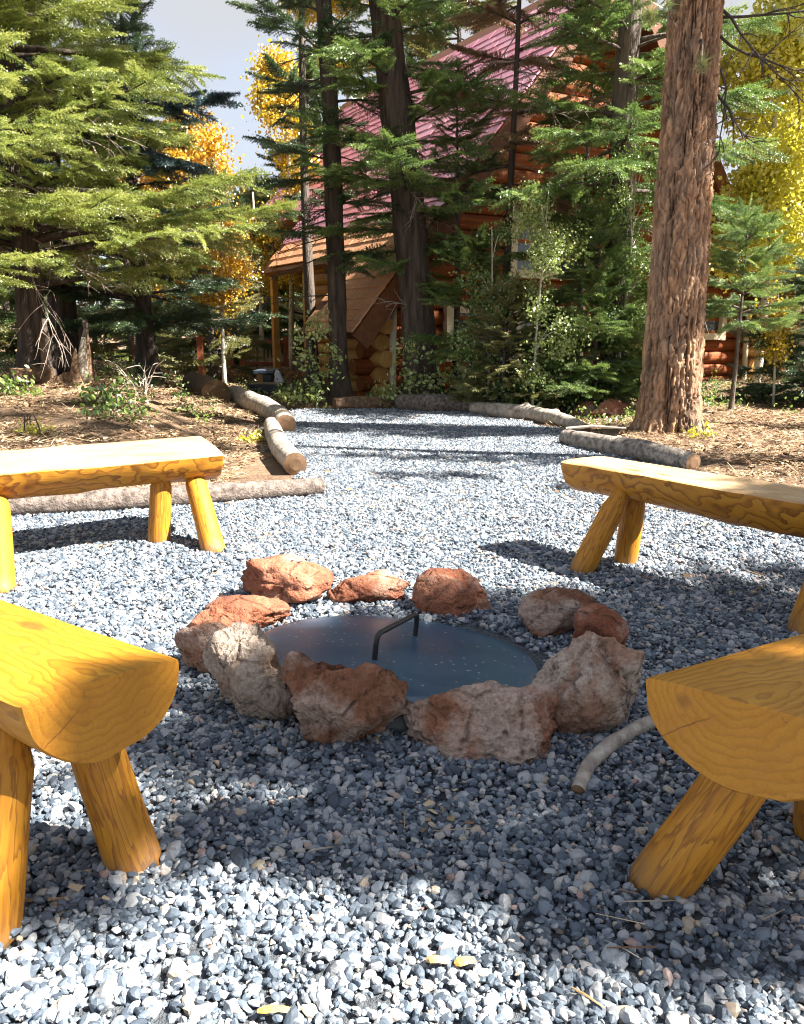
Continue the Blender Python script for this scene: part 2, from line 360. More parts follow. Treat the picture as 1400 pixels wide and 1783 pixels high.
# ------------------------------------------------------------------ geometry-node scatter for foliage, gravel, litter
def unlinked(name, mesh): return bpy.data.objects.new(name, mesh)   # a source piece: not in the scene, only instanced
def scatter(name, pos, rot, scl, kinds, sources, parent=None):
    pos = np.asarray(pos, np.float32); n = len(pos)
    me = bpy.data.meshes.new(name); me.vertices.add(n); me.vertices.foreach_set('co', pos.ravel())
    a = me.attributes.new('rot', 'FLOAT_VECTOR', 'POINT'); a.data.foreach_set('vector', np.asarray(rot, np.float32).ravel())
    scl = np.asarray(scl, np.float32)
    if scl.ndim == 1: scl = np.repeat(scl[:, None], 3, 1)
    a = me.attributes.new('scl', 'FLOAT_VECTOR', 'POINT'); a.data.foreach_set('vector', scl.ravel())
    a = me.attributes.new('kind', 'INT', 'POINT'); a.data.foreach_set('value', np.asarray(kinds, np.int32))
    o = link(name, me, parent)
    g = bpy.data.node_groups.new(name+'_scatter', 'GeometryNodeTree')
    g.interface.new_socket('Geometry', in_out='INPUT', socket_type='NodeSocketGeometry')
    g.interface.new_socket('Geometry', in_out='OUTPUT', socket_type='NodeSocketGeometry')
    gi = g.nodes.new('NodeGroupInput'); go = g.nodes.new('NodeGroupOutput'); jn = g.nodes.new('GeometryNodeJoinGeometry')
    def named(nm, dt):
        nd = g.nodes.new('GeometryNodeInputNamedAttribute'); nd.data_type = dt; nd.inputs['Name'].default_value = nm
        return next(x for x in nd.outputs if x.enabled and x.name == 'Attribute')
    er = g.nodes.new('FunctionNodeEulerToRotation'); g.links.new(named('rot', 'FLOAT_VECTOR'), er.inputs[0])
    sc = named('scl', 'FLOAT_VECTOR'); kd = named('kind', 'INT')
    for k, src in enumerate(sources):
        ip = g.nodes.new('GeometryNodeInstanceOnPoints'); oi = g.nodes.new('GeometryNodeObjectInfo')
        oi.inputs['Object'].default_value = src; oi.inputs['As Instance'].default_value = True
        cp = g.nodes.new('FunctionNodeCompare'); cp.data_type = 'INT'; cp.operation = 'EQUAL'
        ci = [x for x in cp.inputs if x.enabled]; g.links.new(kd, ci[0]); ci[1].default_value = k
        g.links.new(gi.outputs[0], ip.inputs['Points']); g.links.new(cp.outputs[0], ip.inputs['Selection'])
        g.links.new(oi.outputs['Geometry'], ip.inputs['Instance']); g.links.new(er.outputs[0], ip.inputs['Rotation']); g.links.new(sc, ip.inputs['Scale'])
        g.links.new(ip.outputs[0], jn.inputs[0])
    g.links.new(jn.outputs[0], go.inputs[0])
    md = o.modifiers.new('scatter', 'NODES'); md.node_group = g
    return o

def tri_mesh(name, verts, faces, tone, mat):
    me = mesh_np(name, verts, faces, [mat])
    a = me.attributes.new('tone', 'FLOAT', 'FACE'); a.data.foreach_set('value', np.asarray(tone, np.float32)); return me

def fir_spray(mat, seed, L=.34, needle=.027, w=.0085, flat=.36):
    """one flat fir frond: stem, herringbone twiglets, each clothed in needles"""
    R = random.Random(seed); v = []; f = []; tone = []
    def needle_tri(p, d, ln, tn):
        d = d/np.linalg.norm(d); s = np.cross(d, (R.gauss(0, .6), R.gauss(0, .6), 1.)); s = s/(np.linalg.norm(s)+1e-6)
        b = len(v); v.extend([p-s*w*.5, p+s*w*.5, p+d*ln]); f.append((b, b+1, b+2)); tone.append(tn)
    def twig(p0, d0, ln, tn0):
        n = max(4, int(ln/.0085)); d0 = d0/np.linalg.norm(d0)
        side = np.cross((0, 0, 1.), d0); side /= np.linalg.norm(side)
        for i in range(n):
            t = i/n; p = p0+d0*ln*t; p = p+np.array((0, 0, -.03*t*t))
            for sg in range(3):
                q = R.uniform(0, 6.283)
                dd = d0*R.uniform(.35, .9)+side*math.cos(q)*1.0+np.array((0, 0, 1.))*(math.sin(q)*flat*2.0+.12)
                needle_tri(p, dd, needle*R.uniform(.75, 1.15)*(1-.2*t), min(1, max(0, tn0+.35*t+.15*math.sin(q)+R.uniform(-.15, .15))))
        needle_tri(p0+d0*ln, d0, needle, min(1, tn0+.4))
    x = .02; sg = 1
    while x < L:
        t = x/L; ln = .16*(1-t*.75)*R.uniform(.75, 1.15)
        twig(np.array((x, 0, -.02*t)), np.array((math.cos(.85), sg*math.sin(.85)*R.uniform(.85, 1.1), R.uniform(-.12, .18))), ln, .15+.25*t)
        x += .021; sg = -sg
    twig(np.array((L*.3, 0, 0)), np.array((1, 0, .03)), L*.75, .3)
    # woody stem
    b = len(v); r = .004
    v.extend([np.array((0, -r, 0)), np.array((0, r, 0)), np.array((L, 0, -.02))]); f.append((b, b+1, b+2)); tone.append(0)
    return tri_mesh('fir_spray', v, np.array(f), tone, mat)
def spruce_spray(mat, seed, L=.42):   # fewer, coarser needles: drooping, for far trees
    return fir_spray(mat, seed, L, .034, .012, .45)
def pine_tuft(mat, seed, n=70, L=.17):
    R = random.Random(seed); v = []; f = []; tone = []
    for i in range(n):
        az = R.uniform(0, 6.283); el = R.uniform(-.2, 1.35); d = np.array((math.sin(el)*1.0, math.cos(el)*math.cos(az), math.cos(el)*math.sin(az)))
        s = np.cross(d, (R.uniform(-1, 1), R.uniform(-1, 1), R.uniform(-1, 1))); s /= np.linalg.norm(s)+1e-6
        p = np.array((R.uniform(-.05, .03), 0, 0)); ln = L*R.uniform(.7, 1.1); b = len(v)
        v.extend([p-s*.002, p+s*.002, p+d*ln+np.array((0, 0, -.02))]); f.append((b, b+1, b+2)); tone.append(R.random())
    return tri_mesh('pine_tuft', v, np.array(f), tone, mat)
def leaf_cluster(mat, seed, n=34, rad=.24, size=.062, longer=1.):
    R = random.Random(seed); v = []; f = []; tone = []
    for i in range(n):
        c = np.array([R.gauss(0, rad*.5) for _ in range(3)]); q = Euler((R.uniform(0, 6.3), R.uniform(0, 6.3), R.uniform(0, 6.3))).to_matrix()
        s = size*R.uniform(.6, 1.15); b = len(v); k = 6
        for j in range(k):
            a = j*6.283/k; rr = s*.5*(1.12 if j == 0 else 1); v.append(c+np.array(q@Vector((math.cos(a)*rr*longer, math.sin(a)*rr, .12*s*math.cos(2*a)))))
        f += [(b, b+1, b+2), (b, b+2, b+3), (b, b+3, b+4), (b, b+4, b+5)]; t = R.random(); tone += [t]*4
    return tri_mesh('leaf_cluster', v, np.array(f), tone, mat)
SRC = {}
def src(kind, matn):
    key = kind+matn
    if key not in SRC:
        mk = {'fir': fir_spray, 'spruce': spruce_spray, 'tuft': pine_tuft, 'leaf': leaf_cluster, 'broad': lambda m, s: leaf_cluster(m, s, 20, .24, .075, 1.35)}[kind]
        SRC[key] = [unlinked(f'{kind}_source', mk(M[matn], s)) for s in (1, 2, 3)]
    return SRC[key]

# ------------------------------------------------------------------ ground, gravel bed
GP = [gp(-700, 930)[:2], gp(0, 897)[:2], gp(300, 885)[:2], gp(545, 866)[:2], gp(528, 826)[:2], gp(478, 752)[:2], gp(503, 727)[:2], gp(520, 713)[:2], gp(700, 708)[:2],
      gp(830, 726)[:2], gp(960, 748)[:2], gp(1030, 786)[:2], gp(1200, 826)[:2], gp(1500, 880)[:2], gp(2300, 960)[:2], (9, .3), (9, -4), (-9, -4), (-9, 3.6)]
GP = np.array(GP)
def in_poly(x, y, P):
    r = np.zeros(len(x), bool); j = len(P)-1
    for i in range(len(P)):
        c = ((P[i, 1] > y) != (P[j, 1] > y)) & (x < (P[j, 0]-P[i, 0])*(y-P[i, 1])/(P[j, 1]-P[i, 1]+1e-12)+P[i, 0]); r ^= c; j = i
    return r
def dist_poly(x, y, P):
    d = np.full(len(x), 1e9)
    for i in range(len(P)):
        a = P[i-1]; b = P[i]; ab = b-a; t = np.clip(((x-a[0])*ab[0]+(y-a[1])*ab[1])/(ab@ab), 0, 1)
        d = np.minimum(d, np.hypot(x-a[0]-t*ab[0], y-a[1]-t*ab[1]))
    return d
def sst(x, a, b): t = np.clip((x-a)/(b-a), 0, 1); return t*t*(3-2*t)
def gz_arr(x, y):
    x = np.asarray(x, float); y = np.asarray(y, float)
    ins = in_poly(x, y, GP); d = np.where(ins, 0, dist_poly(x, y, GP))
    left = .40*sst(-x/np.maximum(y, 1.), .22, .40)*sst(y, 4.6, 8.5)*(1-sst(y, 14, 22))
    right = .05*sst(x, 1.5, 3)*sst(y, 4, 7)
    k = sst(d, 0., .9)
    nz = fbm(np.stack([x*1.1, y*1.1, x*0], 1), 4, 5)*.05
    far = sst(y, 60, 300)*4*fbm(np.stack([x*.01, y*.01, x*0], 1), 2, 9)
    return np.where(ins, 0, k*(left+right+nz*sst(d, 0, .4)+.015+far))-.004
def gz(x, y): return float(gz_arr([x], [y])[0])
def warp(n, lim, c): u = np.linspace(-1, 1, n); return np.sinh(u*c)/math.sinh(c)*lim
xs = warp(241, 500, 5.6); ys = warp(281, 500, 5.4)+6
X, Y = np.meshgrid(xs, ys); Zg = gz_arr(X.ravel(), Y.ravel())
nx, ny = len(xs), len(ys); idx = np.arange(nx*ny).reshape(ny, nx)
gf = np.stack([idx[:-1, :-1].ravel(), idx[:-1, 1:].ravel(), idx[1:, 1:].ravel(), idx[1:, :-1].ravel()], 1)
ground = link('ground', mesh_np('ground', np.stack([X.ravel(), Y.ravel(), Zg], 1), gf, [M['ground']], smooth=True)); tag(ground, kind='structure')
# gravel bed sheet
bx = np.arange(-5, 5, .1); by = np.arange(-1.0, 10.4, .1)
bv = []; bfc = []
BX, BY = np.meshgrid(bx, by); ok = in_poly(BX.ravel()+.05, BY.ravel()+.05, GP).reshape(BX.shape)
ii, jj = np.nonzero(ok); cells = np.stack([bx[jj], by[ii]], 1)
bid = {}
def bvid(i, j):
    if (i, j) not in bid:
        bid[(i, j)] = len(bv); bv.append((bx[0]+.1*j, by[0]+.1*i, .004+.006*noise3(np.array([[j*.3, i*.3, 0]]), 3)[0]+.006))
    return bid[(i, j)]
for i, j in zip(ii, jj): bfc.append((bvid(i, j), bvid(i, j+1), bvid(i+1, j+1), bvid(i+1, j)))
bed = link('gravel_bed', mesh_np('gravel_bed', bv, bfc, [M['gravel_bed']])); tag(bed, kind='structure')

LID_C = gp(692, 1134, .078); LID_N = np.array((.095, .115, 1.)); LID_R = .43
# gravel: patches of loose stones
def stone_template(seed):
    bm = bmesh.new(); bmesh.ops.create_icosphere(bm, subdivisions=2, radius=1.0)
    v = np.array([x.co[:] for x in bm.verts]); f = [[q.index for q in p.verts] for p in bm.faces]; bm.free()
    r = np.random.default_rng(seed); n = v/np.linalg.norm(v, axis=1)[:, None]
    rad = np.ones(len(v))*1.15
    for _ in range(9):
        p = r.normal(size=3); p /= np.linalg.norm(p); d = r.uniform(.55, .92); c = n@p
        rad = np.where(c > .05, np.minimum(rad, d/np.maximum(c, .05)), rad)
    rad = rad*(1+.06*noise3(n*2.3+seed, seed)); return n*rad[:, None], f
STONES = [stone_template(s) for s in range(14)]
def gravel_patch(seed, size=.3, per=700, s0=.0086):
    r = np.random.default_rng(seed); V = []; F = []; T = []; n = 0
    for k in range(per):
        v, f = STONES[r.integers(len(STONES))]
        s = s0*r.uniform(.55, 1.35)*(r.uniform(1.3, 1.8) if r.random() < .07 else (.6 if r.random() < .3 else 1)); sc = s*np.array((r.uniform(.85, 1.35), r.uniform(.7, 1.05), r.uniform(.5, .8)))
        q = np.array(Euler((r.normal(0, .45), r.normal(0, .45), r.uniform(0, 6.28))).to_matrix())
        p = np.array((r.uniform(-size/2, size/2), r.uniform(-size/2, size/2), r.uniform(.002, .018)))
        V.append((v*sc)@q.T+p); F += [[i+n for i in a] for a in f]; n += len(v)
        t = r.random()**1.25*.86 if r.random() < .94 else r.uniform(.86, 1.0); T += [t]*len(f)
    return tri_mesh('gravel_patch', np.concatenate(V), np.array(F), T, M['gravel'])
rng = np.random.default_rng(4)
gsrc = [unlinked('gravel_source', gravel_patch(s)) for s in range(5)]
gx, gy = np.meshgrid(np.arange(-4.6, 4.8, .21), np.arange(.55, 10.3, .21)); gx = gx.ravel()+rng.uniform(-.04, .04, gx.size); gy = gy.ravel()+rng.uniform(-.04, .04, gy.size)
keep = in_poly(gx, gy, GP) & (np.abs(gx) < gy*.62+.7) & (np.hypot(gx-LID_C[0], gy-LID_C[1]) > LID_R-.06+.14*(((gx-LID_C[0])*.6+(gy-LID_C[1])*.8) > -.05)); gx, gy = gx[keep], gy[keep]
gv = scatter('gravel', np.stack([gx, gy, np.full(len(gx), .006)], 1), np.stack([gx*0, gx*0, rng.uniform(0, 6.28, len(gx))], 1), rng.uniform(.9, 1.12, len(gx)), rng.integers(0, 5, len(gx)), gsrc)
tag(gv, 'loose blue-grey crushed gravel covering the fire pit clearing', 'gravel', kind='stuff')

# litter: dry needles, straw and leaf flakes on the soil
def litter_patch(seed, size=.6, n=420):
    r = np.random.default_rng(seed); V = []; F = []; T = []
    for k in range(n):
        a = r.uniform(0, 6.28); leaf = r.random() < .22
        L = r.uniform(.02, .045) if leaf else r.uniform(.04, .14); w = L*.55 if leaf else r.uniform(.002, .005)
        d = np.array((math.cos(a), math.sin(a), r.normal(0, .22))); s = np.array((-math.sin(a), math.cos(a), r.normal(0, .5)))
        p = np.array((r.uniform(-size/2, size/2), r.uniform(-size/2, size/2), r.uniform(.004, .03))); b = len(V)
        V += [p-d*L/2-s*w/2, p+d*L/2-s*w*.3, p+d*L/2+s*w*.3, p-d*L/2+s*w/2]; F.append((b, b+1, b+2, b+3)); T.append(r.random())
    return tri_mesh('litter_patch', V, np.array(F), T, M['litter'])
lsrc = [unlinked('litter_source', litter_patch(s)) for s in range(5)]
lx, ly = np.meshgrid(np.arange(-9, 9, .42), np.arange(4.2, 24, .42)); lx = lx.ravel()+rng.uniform(-.15, .15, lx.size); ly = ly.ravel()+rng.uniform(-.15, .15, ly.size)
keep = ~in_poly(lx, ly, GP) & (np.abs(lx) < ly*.6+.6) & (dist_poly(lx, ly, GP) > .22); lx, ly = lx[keep], ly[keep]
lit = scatter('leaf_litter', np.stack([lx, ly, gz_arr(lx, ly)], 1), np.stack([lx*0, lx*0, rng.uniform(0, 6.28, len(lx))], 1), rng.uniform(.8, 1.2, len(lx)), rng.integers(0, 5, len(lx)), lsrc)
tag(lit, 'dry pine needles, straw and leaf flakes over the forest floor', 'leaf litter', kind='stuff')

nsrc = [unlinked('needle_source', litter_patch(40+s, .5, 6)) for s in range(4)]
qx, qy = rng.uniform(-2.6, 2.6, 150), rng.uniform(.9, 6., 150); keep = in_poly(qx, qy, GP) & (np.abs(qx) < qy*.6+.4) & (np.hypot(qx-LID_C[0], qy-LID_C[1]) > .75); qx, qy = qx[keep], qy[keep]
nd = scatter('fallen_needles', np.stack([qx, qy, np.full(len(qx), .022)], 1), np.stack([qx*0, qx*0, rng.uniform(0, 6.28, len(qx))], 1), rng.uniform(.6, .9, len(qx)), rng.integers(0, 4, len(qx)), nsrc)
tag(nd, 'stray dry needles and leaf flakes lying on the gravel', 'needles', kind='stuff')

# ------------------------------------------------------------------ log cabin
CAB_Y = 11.3
EL = at(625, 590, CAB_Y)                                # lower left end of the front rake
ANG = math.radians(30)
WD = np.array((math.cos(ANG), math.sin(ANG), 0)); BD = np.array((-math.sin(ANG), math.cos(ANG), 0)); ZD = np.array((0, 0, 1.))
rr_ = ray(1368, 565); k_ = rr_[0]/rr_[1]
CW = (k_*EL[1]-EL[0])/(WD[0]-k_*WD[1])                  # roof width
zA = at(1035, -67, EL[1]+WD[1]*CW/2)[2]; zE = EL[2]
cab = thing('log_cabin', 'brown log cabin with steep red roof behind the fir trees', 'cabin', (EL[0], EL[1], 0), ANG)
CL = 10.5
# local axes: x along the gable wall, y to the back, z up
def c_loc(p): return (p[0], p[1], p[2])
pitch = math.atan2(zA-zE, CW/2); sl = math.hypot(zA-zE, CW/2)
LOG_D = .235; WALL_Y = .55
cyl = MB(); cyl.tube([(-.5, 0, 0), (.5, 0, 0)], .5, 14, 0, True)
log_me = cyl.mesh('log', [M['cabin_log']], True); log_sunlit_gold = cyl.mesh('log_sunlit_gold', [M['log_sunlit_gold']], True)
for me_ in (log_me, log_sunlit_gold):
    for p in me_.polygons:
        if len(p.vertices) > 4: p.use_smooth = False
base_z = -.35; Y_FRONT = 1.85
wall_t = thing('wall', None, None); wall_t.parent = cab; wall_t.location = (0, 0, 0)
k = 0; z = base_z+LOG_D/2
nlog = 0
RR = random.Random(3)
while z < zA-.35:
    if z < zE+.05: x0, x1 = .55, CW-.55
    else:
        o_ = (z-zE)/math.tan(pitch)+.12; x0, x1 = max(.55, o_), min(CW-.55, CW-o_)
    ext = (.38 if k % 2 else .26) if z < zE-.05 else 0
    o = link('log', log_me, wall_t, ((x0+x1)/2, WALL_Y, z)); o.scale = (x1-x0+2*ext, LOG_D*1.04, LOG_D*1.04); nlog += 1
    z += LOG_D; k += 1
z = base_z+LOG_D; k = 0
while z < zE+.25+1.6:
    ext = .34 if k % 2 else .22
    if z < zE+.25:
        o = link('log', log_sunlit_gold, wall_t, (.55, (Y_FRONT+WALL_Y-ext)/2, z), (0, 0, math.pi/2)); o.scale = (Y_FRONT-WALL_Y+ext, LOG_D*1.04, LOG_D*1.04)
        o = link('log', log_sunlit_gold, wall_t, (CW-.55, WALL_Y-ext+4, z), (0, 0, math.pi/2)); o.scale = (8+ext, LOG_D*1.04, LOG_D*1.04)
    o = link('log', log_sunlit_gold, wall_t, (2.05, (Y_FRONT+6)/2, z), (0, 0, math.pi/2)); o.scale = (6-Y_FRONT, LOG_D*1.04, LOG_D*1.04)
    z += LOG_D; k += 1
roof = thing('roof', None, None); roof.parent = cab
ca, sa, tp_ = math.cos(pitch), math.sin(pitch), math.tan(pitch)
def slab(sgn, s0, s1, y0, y1, nm, th=.12):   # a piece of roof deck between two eave-to-ridge offsets
    sm = (s0+s1)/2; xm = sm if sgn > 0 else CW-sm; ln = (s1-s0)/ca
    m = MB(); m.box((xm-sgn*sa*th/2, (y0+y1)/2, zE+sm*tp_+ca*th/2), (ln, y1-y0, th), np.array(Matrix.Rotation(-sgn*pitch, 3, 'Y'))); return m.build(nm, M['trim_dark'], roof)
Y1, Y2, Y3, S1, S2 = 1.9, 6.0, 9.6, .95, 1.9
slab(1, 0, CW/2, 0, Y1, 'roof_deck'); slab(1, S1, CW/2, Y1+.002, Y2, 'roof_deck'); slab(1, S2, CW/2, Y2+.002, Y3, 'roof_deck'); slab(-1, 0, CW/2-.002, 0, Y3, 'roof_deck')
for sgn in (1, -1):
    cxm = CW/4 if sgn > 0 else CW*3/4
    m = MB(); m.box((cxm, -.034, (zE+zA)/2-.03), (sl+.04, .06, .28), np.array(Matrix.Rotation(-sgn*pitch, 3, 'Y'))); m.build('rake_board', M['trim_dark'], roof)
# shingles on the slope towards the clearing: single pieces, the far ones joined
sh_pts = MB(); sh_pts.box((0, 0, 0), (.22, .50, .022)); sh_me = sh_pts.mesh('shingle', [M['shingle']])
tan_me = sh_pts.mesh('sunlit_tan_shingle', [M['sunlit_shingle']])
cand = []
for i in range(int(sl/.2)-1):
    d = .1+i*.2; so = d*ca; yy = (i % 2)*.26+.23
    while yy < Y3-.2:
        if not (yy > Y1-.2 and so < S1+.05) and not (yy > Y2-.2 and so < S2+.05):
            wp = EL[:2]+WD[:2]*so+BD[:2]*yy; cand.append((np.linalg.norm(np.array((wp[0], wp[1], zE+so*tp_-1))), so-sa*.145, yy, zE+so*tp_+ca*.145, so))
        yy += .52
for i in range(1, int(sl/.2)-1, 2):
    so = (.1+i*.2)*ca; wp = EL[:2]+WD[:2]*so+BD[:2]*.11; cand.append((np.linalg.norm(np.array((wp[0], wp[1], zE+so*tp_-1))), so-sa*.145, .105, zE+so*tp_+ca*.145, so))
cand.sort(); far_sh = MB()
for q, (dd, lx_, yy, lz_, so) in enumerate(cand):
    tilt = -pitch+.06+RR.uniform(-.02, .02)
    if q < 300: o = link('shingle' if so > 1.35 else 'sunlit_tan_shingle', sh_me if so > 1.35 else tan_me, roof, (lx_, yy, lz_), (0, tilt, RR.uniform(-.012, .012))); o.scale = (1, .48 if yy < .15 else 1, 1)
    else: far_sh.box((lx_, yy, lz_), (.22, .24 if yy < .15 else .50, .022), np.array(Matrix.Rotation(tilt, 3, 'Y')))
fs = far_sh.build('shingle_field', M['shingle'], roof); fs['kind'] = 'stuff'
for so, yy in ((1.25, Y2+.12), (1.85, Y2+.12), (2.6, Y3+.1)):
    v = MB(); v.box((so, yy, zE+so*tp_-.10), (.2, .34, .2)); v.build('purlin_end', M['trim_dark'], roof)
for yy in (2.6, 4.2, 5.85):
    zp = zE+(S1+.12)*tp_; v = MB(); v.box((S1+.12, yy, (zp+base_z)/2), (.12, .12, zp-base_z-.02)); v.build('porch_post', M['log_sunlit_gold'], cab)
# windows
def window(px0, px1, py0, py1, nm='window'):
    # place on the front wall plane by local x from ray hit
    def hit(px, py):
        d = ray(px, py); n = BD; p0 = EL+BD*(WALL_Y-LOG_D/2); c0 = np.array((0, 0, CAM_H))
        t = ((p0-c0)@n)/(d@n); w = c0+d*t-np.array((EL[0], EL[1], 0)); return w@WD, w[2]
    a, zt = hit(px0, py0); b, zb_ = hit(px1, py1); fy = WALL_Y-LOG_D*.62
    w, h = b-a, zt-zb_; cx_, cz_ = (a+b)/2, (zt+zb_)/2; fw = .12
    win = thing('window', None, None); win.parent = cab
    f = MB(); f.box((a-fw/2, fy, cz_), (fw, .12, h+.26)); f.box((b+fw/2, fy, cz_), (fw, .12, h+.26))
    f.box((cx_, fy-.01, zt+fw/2), (w-.004, .11, fw)); f.box((cx_, fy-.01, zb_-fw/2), (w-.004, .11, fw)); f.build('frame', M['trim_cream'], win)
    s = MB(); s.box((cx_, fy, cz_), (.05, .06, h-.004)); s.build('mullion', M['trim_cream'], win)
    g = MB(); g.box((cx_, fy+.04, cz_), (w, .02, h)); g.build('pane', M['glass'], win)
window(898, 1010, 345, 475)
window(785, 1000, 545, 610)
window(1090, 1250, 548, 580)
# cream downspouts
def gutter_pipe(pts, r, nm):
    m = MB(); m.tube(pts, r, 10); m.build(nm, M['trim_cream'], cab, True)
def wall_x(px, py, off):
    d = ray(px, py); p0 = EL+BD*(WALL_Y-off); c0 = np.array((0, 0, CAM_H)); t = ((p0-c0)@BD)/(d@BD)
    w = c0+d*t-np.array((EL[0], EL[1], 0)); return np.array((w@WD, WALL_Y-off, w[2]))
p0 = wall_x(1292, 722, .3); p1 = wall_x(1300, 570, .3)
p2, p3, p4, p5 = (wall_x(1304, 550, .34), wall_x(1316, 543, .36), wall_x(1327, 552, .36), wall_x(1330, 570, .36))
gutter_pipe([p0, (p0+p1)/2, p1, p2, p3, p4, p5], .05, 'downspout')
gutter_pipe([wall_x(684, 700, .3), wall_x(684, 610, .3), wall_x(685, 535, .3)], .05, 'downspout')
# inner dark filling so that no daylight shows between logs
f = MB(); f.box((CW/2+.78, 3.4, (base_z+zE)/2), (CW-2.9, 5., zE-base_z)); f.box((CW/2+1.3, 7.6, (base_z+zE+1.5)/2), (CW-3.8, 3.2, zE-base_z+1.5)); f.box((1.4, 1.2, (base_z+zE)/2), (1.4, 1.1, zE-base_z-.01)); f.build('interior', M['trim_dark'], cab)
g = MB(); y0, y1 = WALL_Y+.06, WALL_Y+.12
g.add([(.7, y0, zE-.3), (CW-.7, y0, zE-.3), (CW/2, y0, zA-.5), (.7, y1, zE-.3), (CW-.7, y1, zE-.3), (CW/2, y1, zA-.5)], [(0, 1, 2), (5, 4, 3), (0, 3, 4, 1), (1, 4, 5, 2), (2, 5, 3, 0)])
g.build('gable_backing', M['trim_dark'], cab)

# ------------------------------------------------------------------ trees
def limb_curve(b, az, L, p, droop, up, k=7):
    t = np.linspace(0, 1, k); h = L*np.cos(p)*t
    return np.stack([b[0]+np.cos(az)*h, b[1]+np.sin(az)*h, b[2]+L*(np.sin(p)*t-droop*t**2+up*t**3)], 1)
def bare_twigs(mb, base, d, L, R, r0=.012, depth=2, m=0, curl=.5):
    d = np.array(d, float); d /= np.linalg.norm(d); k = 7; pts = [np.array(base, float)]
    for i in range(k-1):
        d = d+np.array([R.gauss(0, .13) for _ in range(3)])*curl+np.array((0, 0, -.05)); d /= np.linalg.norm(d); pts.append(pts[-1]+d*L/(k-1))
    mb.tube(pts, np.linspace(r0, r0*.25, k), 4, m, False)
    if depth > 0:
        for i in range(2, k):
            for _ in range(2 if depth > 1 else 1):
                if R.random() < .8:
                    s = np.array([R.gauss(0, 1) for _ in range(3)]); s -= d*(s@d)*.2
                    s = s/np.linalg.norm(s)*.8+d*.8
                    bare_twigs(mb, pts[i], s, L*R.uniform(.22, .45), R, r0*.5, depth-1, m, curl)
